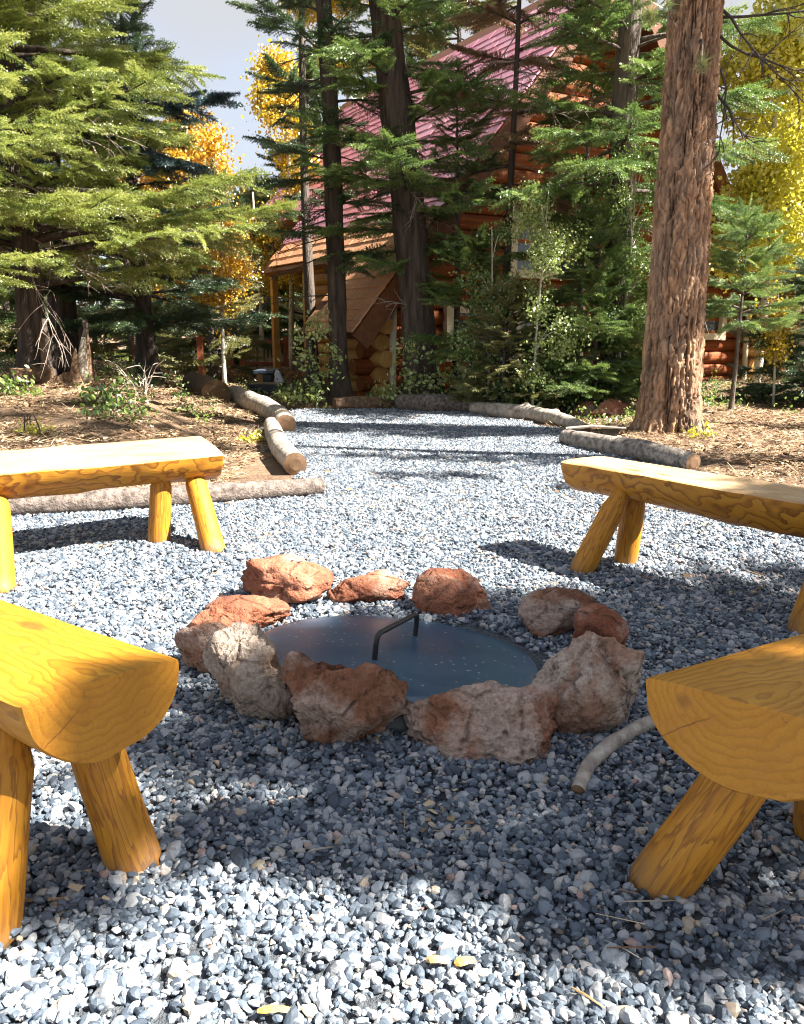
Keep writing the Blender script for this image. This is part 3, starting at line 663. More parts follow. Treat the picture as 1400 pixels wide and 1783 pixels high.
def fir_tree(label, base, H, Rad, z0, tr, foliage='needle_green', bark='bark_dark', kind='fir', seed=0, lean=(0, 0), per=5, gap=.3, dens=1., scale=1.,
             zmax=None, group=None, name='fir_tree', dead=0, dead_z=(.6, 3.), dead_mat='twig_pale', dead_len=1.0, azr=None, shape=.85, droop=.25, top_r=None, cat='tree', pitch0=.12, rbase=1.0, nside=1.0, skip=None):
    R = random.Random(seed); root = thing(name, label, cat, base, 0, group)
    k = 14; zz = np.linspace(-.15, H, k); tr_ = (tr*(1-zz/H*.92)) if top_r is None else np.linspace(tr, top_r, k)
    tr_[0] *= 1.25
    tp = np.stack([lean[0]*zz+.03*np.sin(zz*.8+seed), lean[1]*zz+.03*np.cos(zz*.9+seed), zz], 1)
    def axis(z): return np.array([np.interp(z, zz, tp[:, 0]), np.interp(z, zz, tp[:, 1]), z])
    tb = MB(); fine = np.linspace(-.15, H, 44)
    pts = np.array([axis(z) for z in fine]); n = 16; rad = np.interp(fine, zz, tr_)
    rad = rad*(1+.35*np.exp(-np.maximum(fine, 0)/(tr*1.3+.05)))
    a = np.arange(n)*2*math.pi/n
    ring = np.stack([np.cos(a), np.sin(a), a*0], 1)
    V = pts[:, None, :]+rad[:, None, None]*ring[None]
    nz = fbm(np.stack([ring[None, :, 0]*3+pts[:, None, 0]*0, ring[None, :, 1]*3+pts[:, None, 0]*0, pts[:, None, 2]*2.2+ring[None, :, 0]*0], -1).reshape(-1, 3), 3, seed).reshape(len(fine), n)
    V = pts[:, None, :]+(rad[:, None]*(1+.09*nz))[:, :, None]*ring[None]
    tb.add(V.reshape(-1, 3), [(i*n+j, i*n+(j+1) % n, (i+1)*n+(j+1) % n, (i+1)*n+j) for i in range(len(fine)-1) for j in range(n)])
    P = []; RT = []; S = []
    def put(p, d, s, roll=.5):
        d = d/np.linalg.norm(d); P.append(p); RT.append((R.gauss(0, roll), -math.asin(max(-1, min(1, d[2]))), math.atan2(d[1], d[0]))); S.append(s*R.uniform(.8, 1.2))
    z = z0; zt = zmax or H
    while z < min(H-.1, zt):
        fr = (z-z0)/(H-z0); L0 = Rad*(1-fr)**shape
        if fr < .12: L0 *= rbase
        nl = max(3, int(round(per*R.uniform(.8, 1.2))))
        a0 = R.uniform(0, 6.28)
        for q in range(nl):
            az = a0+q*6.283/nl+R.gauss(0, .25)
            if azr is not None and R.random() > azr(az): continue
            L = L0*R.uniform(.6, 1.15)
            zl = z+R.uniform(-gap, gap)*.5
            if L < .15: L = .15
            pc = limb_curve(axis(zl), az, L, pitch0+fr*.55+R.gauss(0, .1), droop*R.uniform(.6, 1.3), droop*.55)
            tb.tube(pc, np.linspace(max(.006, .018*L+.004), .003, len(pc)), 4, 0, False)
            seg = np.linalg.norm(np.diff(pc, axis=0), axis=1).sum()
            st_ = .17*scale/dens; ns = max(2, int(seg/st_))
            for i in range(ns):
                t = .18+.82*(i+R.random()*.6)/ns
                if t < .3 and L > 1. and R.random() < .6: continue
                u = t*(len(pc)-1); i0 = min(int(u), len(pc)-2); p = pc[i0]+(pc[i0+1]-pc[i0])*(u-i0); tg = pc[i0+1]-pc[i0]; tg = tg/np.linalg.norm(tg)
                if skip is not None and skip(p+np.array(base)): continue
                sidev = np.cross((0, 0, 1.), tg); sidev /= np.linalg.norm(sidev)+1e-6
                for sg in (-1, 1):
                    sl_ = nside*(.15+.34*L*(1.02-t)); d = tg*.75+sidev*sg*R.uniform(.5, .95)+np.array((0, 0, 1.))*R.uniform(-.28, .12); d /= np.linalg.norm(d)
                    j = 0.
                    while j < sl_:
                        put(p+d*j+np.array((0, 0, -.12*j*j)), d+np.array((0, 0, -.15*j)), scale*.9); j += .22*scale
                        if R.random() < .18: break
            put(pc[-1]-(pc[-1]-pc[-2])*.5, pc[-1]-pc[-2]+np.array((0, 0, .02)), scale, .3)
        z += gap
    if zt >= H:
        for q in range(6): put(axis(H-.05*q-.1), np.array((math.cos(q*2.4)*.6, math.sin(q*2.4)*.6, .8)), scale*.6)
        put(axis(H-.1), np.array((.05, 0, 1.)), scale*.8)
    link('trunk', tb.mesh('trunk', [M[bark]], True), root)
    if P:
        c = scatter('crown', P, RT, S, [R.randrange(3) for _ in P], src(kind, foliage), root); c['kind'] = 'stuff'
    for q in range(dead):
        zq = R.uniform(*dead_z); az = R.uniform(0, 6.28); mb = MB()
        bare_twigs(mb, axis(zq), (math.cos(az), math.sin(az), R.uniform(-.35, .15)), dead_len*R.uniform(.5, 1.2), R, .011, 2)
        mb.build('dead_branch', M[dead_mat], root)
    return root, axis
def clump_tree(label, base, H, tr, clumps, foliage, kind='leaf', bark='bark_aspen', seed=0, name='aspen_tree', group=None, per=60, lean=(0, 0), cat='tree', scl=1., limbs=True):
    """trunk, limbs and clumps of foliage given as (x, y, z, rx, ry, rz) in the tree's own frame"""
    R = random.Random(seed); root = thing(name, label, cat, base, 0, group)
    tb = MB(); zz = np.linspace(-.1, H, 12); ax = np.stack([lean[0]*zz+.05*np.sin(zz+seed), lean[1]*zz+.05*np.cos(zz*1.2+seed), zz], 1)
    tb.tube(ax, np.linspace(tr, tr*.3, 12), 10)
    P = []; RT = []; S = []
    for (x, y, z, rx, ry, rz) in clumps:
        if limbs:
            zb_ = max(.3*H, min(H*.98, z-.5*math.hypot(x, y)-.2)); b = np.array([np.interp(zb_, zz, ax[:, 0]), np.interp(zb_, zz, ax[:, 1]), zb_])
            t = np.linspace(0, 1, 6)[:, None]; c = np.array((x, y, z)); pc = b+(c-b)*t+np.array((0, 0, 1.))*(.15*np.sin(t*3.14))
            tb.tube(pc, np.linspace(tr*.28, .006, 6), 5, 0, False)
        vol = (rx*ry*rz)**(1/3); n = int(per*max(.35, (rx*ry+ry*rz+rx*rz)/3/.16))
        for _ in range(n):
            d = np.array([R.gauss(0, 1) for _ in range(3)]); d /= np.linalg.norm(d); r = R.random()**.45
            P.append((x+d[0]*r*rx, y+d[1]*r*ry, z+d[2]*r*rz)); RT.append((R.gauss(0, .6), R.gauss(.1, .5), R.uniform(0, 6.28))); S.append(scl*R.uniform(.7, 1.25))
    link('trunk', tb.mesh('trunk', [M[bark]], True), root)
    c = scatter('crown', P, RT, S, [R.randrange(3) for _ in P], src(kind, foliage), root); c['kind'] = 'stuff'
    return root
def crown_clumps(R, H, z0, rad, n, s=.55):
    out = []
    for _ in range(n):
        z = R.uniform(z0, H*1.02); w = rad*math.sqrt(max(.12, 1-((z-(z0+H)/2)/((H-z0)*.62))**2)); a = R.uniform(0, 6.28); r = w*math.sqrt(R.random())
        q = s*R.uniform(.6, 1.2); out.append((r*math.cos(a), r*math.sin(a), z, q, q, q*.75))
    return out
def G(px, py, Y): # ground point under a pixel column at distance Y
    p = at(px, py, Y); return (p[0], Y, gz(p[0], Y)-.02)

# --- the big ponderosa
def big_pine():
    b = gp(1176, 768); bx_, by_ = b[0], b[1]+.22; top = at(1212, 0, by_); lx_ = (top[0]-bx_)/top[2]
    root = thing('pine_tree', 'large ponderosa pine with thick plated orange bark beside the gravel edge', 'tree', (bx_, by_, 0))
    r0 = 52*by_/FPX; H1 = 5.6; nz_, na = 560, 200
    zz = np.linspace(-.1, H1, nz_); a = np.arange(na)*2*math.pi/na; A, Zm = np.meshgrid(a, zz)
    r_top = 43*by_/FPX
    rad = np.interp(Zm, [-.1, 0, 3.3, H1], [r0*1.0, r0*.99, r_top, r_top*.86])
    rad = rad*(1+.26*np.exp(-np.maximum(Zm, 0)/.20)*(1+.9*np.sin(A*5+1+.5*np.sin(A*2))))
    # bark plates: voronoi cells stretched upright on the unrolled trunk
    cw, ch = .088, .34; ncol = int(round(2*math.pi*r0/cw))
    wob = noise3(np.stack([np.cos(A).ravel()*2.5, np.sin(A).ravel()*2.5, Zm.ravel()*4], 1), 8).reshape(A.shape)
    wob2 = noise3(np.stack([np.cos(A).ravel()*9, np.sin(A).ravel()*9, Zm.ravel()*9], 1), 12).reshape(A.shape)
    U = A/(2*math.pi)*ncol+wob*1.1+wob2*.6; Vv = Zm/ch+wob*.5+wob2*.45
    def cells(U, Vv, ncol, sd):
        iu = np.floor(U).astype(np.int64); iv = np.floor(Vv).astype(np.int64); f1 = np.full(A.shape, 9.); f2 = np.full(A.shape, 9.); cid = np.zeros(A.shape)
        for du in (-1, 0, 1):
            for dv in (-1, 0, 1):
                cu = iu+du; cv = iv+dv; cm = np.mod(cu, ncol)
                pu = cu+.05+.9*_hash(cm, cv, cm*0, sd); pv = cv+.05+.9*_hash(cm, cv, cm*0, sd+1); d = np.hypot(U-pu, Vv-pv)
                hid = _hash(cm, cv, cm*0, sd+2); cl = d < f1
                f2 = np.where(cl, f1, np.minimum(f2, d)); cid = np.where(cl, hid, cid); f1 = np.minimum(f1, d)
        return f2-f1, cid
    gapw, cid = cells(U, Vv, ncol, 1)
    wide = .34+.34*(wob2*.5+.5)
    depth = np.clip(gapw/wide, 0, 1)**.7
    nc2 = ncol*2; g2, cid2 = cells(A/(2*math.pi)*nc2+wob2*1.6+wob, Zm/.11+wob2*1.2, nc2, 11)
    d2 = np.clip(g2/.25, 0, 1)
    vr = np.abs(fbm(np.stack([np.cos(A).ravel()*4.6, np.sin(A).ravel()*4.6, Zm.ravel()*1.15+3*wob2.ravel()*.12], 1), 4, 44, .55).reshape(A.shape))
    fis = np.clip(vr/.20, 0, 1)**.8
    depth = np.minimum(fis, .45+.55*depth)
    depth = depth*(.72+.28*d2); cid = np.clip(.7*cid+.3*cid2, 0, 1)
    fl = fbm(np.stack([np.cos(A).ravel()*14, np.sin(A).ravel()*14, Zm.ravel()*7], 1), 4, 21).reshape(A.shape)
    rg = 1-np.abs(fbm(np.stack([np.cos(A).ravel()*11, np.sin(A).ravel()*11, Zm.ravel()*2.2], 1), 4, 33).reshape(A.shape))*1.6
    disp = -.046*(1-depth)+.016*(cid-.5)+.008*fl-.016*np.clip(rg-.45, 0, 1)
    depth = depth*(1-.35*np.clip((rg-.6)*2.2, 0, 1))
    rad = rad+disp
    V = np.stack([lx_*Zm+rad*np.cos(A), rad*np.sin(A), Zm], -1).reshape(-1, 3)
    idx = np.arange(nz_*na).reshape(nz_, na)
    F = np.stack([idx[:-1].ravel(), np.roll(idx, -1, 1)[:-1].ravel(), np.roll(idx, -1, 1)[1:].ravel(), idx[1:].ravel()], 1)
    me = mesh_np('trunk', V, F, [M['bark_pond']], smooth=True)
    for nm, arr in (('plate', np.clip(cid*.75+.12*fl+.1, 0, 1)), ('depth', depth)):
        at_ = me.attributes.new(nm, 'FLOAT', 'POINT'); at_.data.foreach_set('value', arr.ravel().astype(np.float32))
    link('trunk', me, root)
    # upper stem, limbs and tufts
    R = random.Random(5); tb = MB(); hz = np.linspace(H1-.02, 11.5, 8); tb.tube(np.stack([lx_*hz, hz*0, hz], 1), np.linspace(r_top*.86, .06, 8), 14)
    P = []; RT = []; S = []
    def tuft(p, d, s=1.):
        d = d/np.linalg.norm(d); P.append(p); RT.append((R.uniform(0, 6), -math.asin(d[2]), math.atan2(d[1], d[0]))); S.append(s*R.uniform(.85, 1.15))
    for q in range(26):
        z = R.uniform(9.6, 11.4); az = R.uniform(0, 6.28); L = R.uniform(.6, 1.5)*(1.1-(z-9.6)/6)
        pc = limb_curve((lx_*z, 0, z), az, L, .1, .1, .15); tb.tube(pc, np.linspace(.03, .006, len(pc)), 5, 0, False)
        for i in range(2, len(pc)):
            for _ in range(3): tuft(pc[i]+np.array([R.gauss(0, .12) for _ in range(3)]), np.array((R.gauss(0, 1), R.gauss(0, 1), .8)), 1.3)
    # low live twigs in view: pixel, distance in front of the trunk
    o0 = np.array((bx_, by_, 0))
    for (px, py, Y, s) in ((1222, 112, by_-.62, .85), (1130, 28, by_-.5, .95), (1160, 8, by_-.6, .9), (1110, 5, by_-.3, .8)):
        p = at(px, py, Y)-o0; b0 = np.array((lx_*(p[2]+.25), -.2, p[2]+.3))
        t = np.linspace(0, 1, 6)[:, None]; pc = b0+(p-b0)*t+np.array((0, 0, 1.))*.08*np.sin(t*3.14); tb.tube(pc, np.linspace(.012, .006, 6), 5, 0, False)
        tuft(p, np.array((.15, -.5, .75)), s); tuft(p+np.array((.02, 0, -.03)), np.array((-.4, -.4, .6)), s*.85)
    for (px, py, Y) in ((1330, 110, by_+.2), (1370, 160, by_-.1), (1395, 60, by_), (1345, 20, by_+.1)):
        p = at(px, py, Y)-o0; tuft(p, np.array((.6, -.3, .4)), .8)
    link('upper_stem', tb.mesh('upper_stem', [M['bark_grey']], True), root)
    c = scatter('crown', P, RT, S, [R.randrange(3) for _ in P], src('tuft', 'needle_pond'), root); c['kind'] = 'stuff'
    for (px, py, ex, ey, L) in ((1250, 10, 1330, 80, 1.), (1250, 60, 1340, 130, .9), (1248, 105, 1300, 210, .8), (1252, 30, 1400, 40, 1.1), (1246, 160, 1300, 230, .6)):
        a_ = at(px, py, by_)-o0; e_ = at(ex, ey, by_-.1)-o0; mb = MB(); bare_twigs(mb, a_, e_-a_, L, R, .014, 2, 0, 1.1); mb.build('dead_branch', M['twig_dark'], root)
    return root
big_pine()

# --- the dark trunks in the middle
b1 = gp(596, 706); t1 = at(560, 0, b1[1]); l1 = (t1[0]-b1[0])/t1[2]
T1, ax1 = fir_tree('slim dark fir trunk leaning left at the back edge of the gravel', (b1[0], b1[1]+.1, -.02), 9.0, 1.0, 2.2, 17*b1[1]/FPX, 'needle_dark', 'bark_dark', 'fir', 11, (l1, 0), 3, .5, .8,
                   dead=16, dead_z=(1.2, 4.6), dead_mat='twig_dark', dead_len=.9, top_r=.07, zmax=6.5, shape=.35, droop=.3)
b2 = at(742, 690, 11.0); t2 = at(668, 0, 11.0); l2 = (t2[0]-b2[0])/(t2[2])
T2, ax2 = fir_tree('thick dark fir trunk leaning left in front of the cabin wall', (b2[0], 11.0, -.02), 9.5, 1.35, 1.9, 29*11/FPX, 'needle_fresh', 'bark_dark', 'fir', 12, (l2, 0), 4, .38, .9,
                   dead=12, dead_z=(1.0, 4.4), dead_mat='twig_pale', dead_len=.7, top_r=.16, zmax=6.5, shape=.3, droop=.3)
fir_tree('thin black sapling trunk between two dark trunks and the cabin wall', G(790, 690, 11.3), 4.2, .7, 1.6, .055, 'needle_green', 'bark_dark', 'fir', 13, (.0, 0), 3, .3, .9, shape=.5)
fir_tree('slim grey trunk close beside the leaning dark fir trunk', G(543, 700, 13.5), 9, .8, 3.0, .10, 'needle_dark', 'bark_grey', 'spruce', 14, (.0, 0), 3, .6, .7, zmax=7, shape=.3)
T4, _ = fir_tree('shaded fir with drooping dark boughs left of the ponderosa pine', G(1062, 700, 10.2), 10.0, 1.6, 2.75, .16, 'needle_fresh', 'bark_grey', 'fir', 15, (.0, 0), 5, .40, .9,
                 dead=8, dead_z=(1.2, 3.5), dead_mat='twig_pale', top_r=.1, zmax=6.8, shape=.35, droop=.32)
hy = at(812, 400, 10.6)[2]
fir_tree('half grown fir with fresh tips between the thin black trunk and the cabin window', G(818, 700, 10.6), hy, .8, .7, .035, 'needle_fresh', 'bark_grey', 'fir', 21, (0, 0), 4, .26, .9, .7, shape=.7, pitch0=.2)
fir_tree('tall slender fir standing close to the gable wall beside the window', G(1005, 700, 11.0), 5.2, 1.0, 1.6, .05, 'needle_fresh', 'bark_grey', 'fir', 22, (0, 0), 4, .34, .9, .85, shape=.6)
# young firs in front of the cabin
hy = at(1040, 385, 9.8)[2]
fir_tree('young bright green fir with a pointed top in front of the cabin', G(1035, 700, 9.8), hy, .75, .25, .035, 'needle_fresh', 'bark_grey', 'fir', 16, (0, 0), 6, .17, 1.15, .62, shape=.75, pitch0=.25)
hy = at(880, 478, 9.6)[2]
fir_tree('small fir sapling with light tips beneath the cabin window', G(880, 700, 9.9), hy, .62, .2, .028, 'needle_olive', 'bark_grey', 'fir', 17, (0, 0), 6, .17, 1.0, .55, shape=.7, pitch0=.25)
hy = at(955, 520, 9.9)[2]
fir_tree('knee high fir seedling by the cabin foundation logs', G(955, 700, 9.9), hy, .6, .15, .025, 'needle_green', 'bark_grey', 'fir', 18, (0, 0), 6, .16, 1.0, .55, shape=.7, pitch0=.25)
hy = at(1110, 500, 10.0)[2]
fir_tree('small fir filling the gap beside the ponderosa trunk', G(1112, 700, 10.0), hy, .5, .15, .025, 'needle_fresh', 'bark_grey', 'fir', 19, (0, 0), 6, .17, 1.0, .55, shape=.7, pitch0=.25)
fir_tree('small fir behind the right side of the ponderosa trunk', G(1270, 705, 9.2), 2.3, .55, 1.0, .03, 'needle_fresh', 'bark_grey', 'fir', 20, (0, 0), 5, .2, 1.0, .6, shape=.7, pitch0=.25)

# --- left side conifers
fir_tree('big sunlit fir with dark trunk on the left bank beside the stump', G(62, 650, 9.4), 7.8, 2.75, 1.2, .17, 'needle_bright', 'bark_dark', 'fir', 31, (0, 0), 6, .34, 1.0, 1.0, shape=.85,
         dead=14, dead_z=(.9, 3.6), dead_len=1.5, droop=.22)
fir_tree('nearer bright fir reaching in from beyond the bank log', (-4.9, 7.2, gz(-4.9, 7.2)), 9, 2.2, 1.3, .16, 'needle_bright', 'bark_dark', 'fir', 32, (0, 0), 6, .34, 1.0, .95, zmax=6.2, shape=.5, dead=8, dead_z=(1.2, 3.), dead_len=1.6, droop=.25)
fir_tree('dark dense fir standing behind the sunlit fir', G(255, 640, 12.5), 5.4, 1.75, .9, .16, 'needle_dark', 'bark_dark', 'fir', 33, (0, 0), 5, .36, .9, 1.1, shape=.8)
fir_tree('tall blue spruce with dark boughs against the sky', G(120, 640, 12.0), 12, 2.2, 3.0, .2, 'needle_blue', 'bark_dark', 'spruce', 34, (0, 0), 5, .5, .9, 1.1, zmax=8.5, shape=.4)
fir_tree('narrow grey green spruce with sparse top on the far side of the gold aspen', G(375, 640, 15.5), 3.7, 1.0, .4, .1, 'needle_olive', 'bark_grey', 'spruce', 35, (0, 0), 5, .36, .9, 1.1, shape=.8)

# --- aspens
def aspen(label, px, Y, H, z0, rad, n, fol, seed, s=.42, per=34, tr=.07, group=None):
    return clump_tree(label, G(px, 640, Y), H, tr, crown_clumps(random.Random(seed), H, z0, rad, n, s), fol, seed=seed, per=per, group=group)
aspen('golden aspen glowing between the dark fir and the deck', 345, 17, 5.0, 1.2, 1.2, 24, 'aspen_gold', 41)
aspen('slim yellow aspen beside the cabin roof edge', 512, 19, 6.3, 2.2, .6, 26, 'aspen_yellow', 42, .34)
aspen('yellow aspen top behind the cabin roof ridge', 612, 24, 10.6, 8.0, 1.3, 12, 'aspen_yellow', 43, .6)
aspen('low yellow aspen beyond the deck railing', 455, 21, 4.3, 2.0, 1.1, 12, 'aspen_yellow', 44, .5)
aspen('bright lime yellow aspen filling the gap right of the pine', 1315, 12.8, 5.6, 1.9, .85, 26, 'aspen_lime', 45, .5, 26)
aspen('tall lime yellow aspen with leaves against the sky', 1390, 13.8, 6.6, 3.0, .9, 24, 'aspen_lime', 46, .5, 26)
clump_tree('low yellow leaved bush at the cabin corner', G(1343, 700, 10.4), 1.5, .02, [(0, 0, 1.25, .17, .17, .2), (-.06, 0, .95, .16, .16, .2), (.06, .05, 1.1, .15, .15, .15), (-.02, 0, .72, .12, .1, .1)], 'aspen_yellow', seed=47, name='yellow_bush', cat='bush', per=55, scl=.55)
clump_tree('orange tinted aspen sapling beside the dark fir', G(395, 640, 14.5), 2.8, .04, [(0, 0, 2.4, .4, .4, .4), (.2, 0, 1.9, .4, .4, .3), (-.3, .1, 1.6, .35, .35, .3), (-.1, 0, 2.8, .3, .3, .3)], 'aspen_gold', seed=48, per=55, scl=.8)

# --- right side conifers
fir_tree('green fir with thin trunk right of the pine', G(1352, 690, 15.0), 8.5, 1.3, .9, .09, 'needle_olive', 'bark_warm', 'fir', 51, (0, 0), 4, .42, .8, 1.0, zmax=6.5, shape=.5)
fir_tree('dark low fir beside the cabin corner', G(1410, 690, 10.6), 1.9, 1.0, .1, .05, 'needle_dark', 'bark_grey', 'fir', 52, (0, 0), 6, .22, 1.0, .85, shape=.8)
fir_tree('olive green fir behind the yellow bush', G(1450, 690, 17.0), 7.5, 1.6, .4, .1, 'needle_olive', 'bark_grey', 'fir', 53, (0, 0), 5, .4, .9, 1.15, shape=.7)
fir_tree('fir with brown dying boughs leaning over the cabin gable', G(880, 700, 10.9), 8.2, 1.1, 2.7, .06, 'needle_dry', 'bark_dark', 'spruce', 54, (0.0, 0), 3, .5, .7, .9, zmax=6., shape=.3, dead=16, dead_z=(2.2, 4.6), dead_mat='twig_pale', dead_len=1.0)
clump_tree('slender sapling with pale leaves added as sunlit flecks in front of the cabin gable', G(935, 700, 9.5), 2.6, .018, crown_clumps(random.Random(5), 2.5, .5, .42, 18, .2), 'leaf_pale', seed=55, name='sapling', per=30, scl=.5)  # these saplings are put in to give bright leaf flecks
clump_tree('leafy sapling with leaves added as light flecks between the young firs', G(1075, 700, 9.9), 3.3, .022, crown_clumps(random.Random(6), 3.2, .8, .45, 18, .2), 'leaf_green', seed=56, name='sapling', per=30, scl=.55)
clump_tree('thin sapling with leaves added as pale flecks left of the small fir', G(845, 700, 10.0), 2.2, .016, crown_clumps(random.Random(7), 2.1, .5, .35, 12, .18), 'leaf_green', seed=57, name='sapling', per=30, scl=.5)

# --- forest beyond: each tree its own, small
RB = random.Random(77)
kinds_bg = [('needle_olive', 'olive'), ('needle_green', 'green'), ('needle_dark', 'dark'), ('needle_bright', 'pale green')]
bgspots = [(20, 17), (-60, 15), (90, 21), (170, 25), (235, 19), (310, 27), (430, 30), (400, 36), (470, 27), (530, 33), (585, 36), (60, 30), (-90, 24), (250, 34), (350, 22), (1330, 20), (1400, 22), (1470, 18), (1290, 26), (1440, 28), (1500, 24), (545, 22), (505, 42), (455, 45)]
WHERE = ['beyond the bank behind the sunlit fir', 'at the edge of the wood beyond the nearer bright fir', 'deep behind the tree stump', 'far behind the dark dense fir', 'beyond the dead shrub', 'far beyond the gold aspen', 'far off beyond the deck railing', 'far off behind the big log end', 'in the distance beside the slim yellow aspen', 'in the distance behind the porch posts', 'in the distance behind the slim dark trunk', 'in the deep wood behind the bank', 'beyond the shade of the bank firs', 'deep in the wood behind the dead shrub', 'behind the orange tinted aspen sapling', 'behind the ponderosa and the lime aspens', 'behind the tall lime aspen', 'beyond the dark low fir at the cabin corner', 'far behind the cabin beside the ponderosa', 'far behind the olive green fir', 'deep in the wood beyond the yellow bush', 'just beyond the cabin porch roof', 'small with distance beyond the deck', 'low and far beyond the red posts']
for i, (px, Y) in enumerate(bgspots):
    m_, w_ = kinds_bg[i % 4]
    lim = at(px, 345 if 370 < px < 530 else (300 if 240 < px <= 370 else (150 if px <= 240 else 110)), Y)[2]
    H = min(RB.uniform(5.5, 9.5), lim)
    fir_tree(f'{w_} conifer {WHERE[i]}', G(px, 640, Y), H, RB.uniform(1.3, 1.9), .3, .09, m_, 'bark_grey', 'spruce', 100+i, (0, 0), 5, .5, .65, 1.7, shape=.8, group='conifers of the forest beyond', name='forest_tree')

fir_tree('tall conifer showing above the cabin roof', G(790, 640, 24), 13.5, 2.4, 5., .14, 'needle_olive', 'bark_grey', 'spruce', 140, (0, 0), 5, .5, .8, 1.7, shape=.7, group='conifers of the forest beyond', name='forest_tree')
fir_tree('broad green conifer above the cabin roof ridge', G(715, 640, 27), 12.5, 2.2, 5., .14, 'needle_green', 'bark_grey', 'spruce', 141, (0, 0), 5, .5, .8, 1.7, shape=.7, group='conifers of the forest beyond', name='forest_tree')

# --- trees standing to the right, outside the picture: their crowns shade the clearing
def shade_tree(label, x, y, targets, tr, seed, per, scl=1.0, fol='needle_green', kind='fir'):
    cl = []; top = 0
    for (sx, sy, z, rx, ry, rz) in targets:   # where the shade falls, and from which height
        cl.append((sx+COT*z*math.cos(SUN_AZ)-x, sy-COT*z*math.sin(SUN_AZ)-y, z, rx, ry, rz)); top = max(top, z+.3)
    return clump_tree(label, (x, y, -.02), top, tr, cl, fol, kind, 'bark_warm', seed, 'fir_tree', None, per, scl=scl)
shade_tree('fir with dense crown standing right of the fire pit', 6.5, 1.3, [(1.6, 2.7, 5.0, .9, .6, .5), (1.0, 2.35, 5.6, .8, .55, .5), (.35, 2.2, 6.2, .6, .45, .4), (.6, 2.7, 5.8, .5, .3, .4), (-.2, 2.2, 6.8, .42, .32, .4), (.1, 2.45, 6.4, .4, .25, .3), (.7, 2.05, 5.7, .4, .2, .3), (2.4, 2.9, 4.4, .9, .7, .5), (1.5, 1.95, 5.2, .7, .35, .5), (2.6, 2.1, 4.2, .8, .5, .5)], .17, 61, 110, .9)
shade_tree('fir with ragged crown standing right of the near benches', 5.2, .6, [(.25, 1.72, 4.9, .45, .11, .2), (-.35, 1.78, 5.4, .45, .11, .2), (.36, 1.24, 4.9, .22, .10, .15), (.75, 1.5, 4.4, .4, .11, .2), (-.1, 1.52, 5.2, .35, .07, .1), (.15, 1.95, 5.5, .55, .10, .2), (.5, 1.66, 4.8, .4, .10, .2), (-.55, 1.9, 5.8, .3, .1, .2), (.05, 1.75, 5.2, .4, .08, .2), (.42, 1.36, 4.7, .22, .09, .15), (-.79, 1.35, 6.0, .10, .09, .15), (.75, 1.9, 4.8, .3, .12, .2), (-.35, 1.5, 5.5, .22, .06, .1), (.1, 1.38, 5.1, .25, .05, .1), (-.15, 2.0, 5.6, .4, .08, .2), (.6, 1.22, 4.7, .25, .1, .1)], .12, 62, 250, .45)
shade_tree('fir shading the back of the gravel', 6.4, 5.2, [(.9, 6.35, 5.9, .9, .12, .2), (0., 6.45, 6.7, .8, .10, .2), (1.8, 6.3, 5., .8, .15, .3), (.2, 5.6, 6.0, .5, .04, .1), (1.3, 5.2, 5.3, .4, .04, .1), (-2.6, 6.9, 10., .7, .22, .3), (-3.3, 7.6, 10.6, .7, .25, .3), (-1.9, 6.1, 9.4, .5, .12, .2), (-2.2, 7.7, 10.3, .5, .2, .3), (-3., 6.4, 10.2, .7, .16, .3), (-3.8, 7., 10.8, .6, .2, .3), (-2.5, 8.3, 10.4, .6, .2, .3), (-1.7, 7., 9.5, .4, .12, .2)], .14, 63, 75, .7)
shade_tree('fir shading the far end of the gravel', 7.6, 6.8, [(.5, 7.9, 7.2, 1.0, .28, .4), (-.4, 8.3, 8., 1., .25, .4), (1.5, 8.0, 6.2, .9, .28, .4), (-.9, 8.5, 8.2, .9, .15, .3)], .16, 64, 55, .9)
shade_tree('fir standing right of the cabin', 9.6, 11.2, [(.6, 13.6, 8.7, .7, .5, .6), (0., 12.9, 9., .8, .4, .6), (.5, 14.4, 8.6, .7, .4, .6), (-.9, 13.6, 9.4, .8, .6, .6), (-.3, 14.4, 9., .7, .5, .5), (-1.4, 12.9, 9.6, .7, .5, .5), (1.2, 12.7, 8.2, .5, .35, .5)], .17, 65, 80, 1.1)

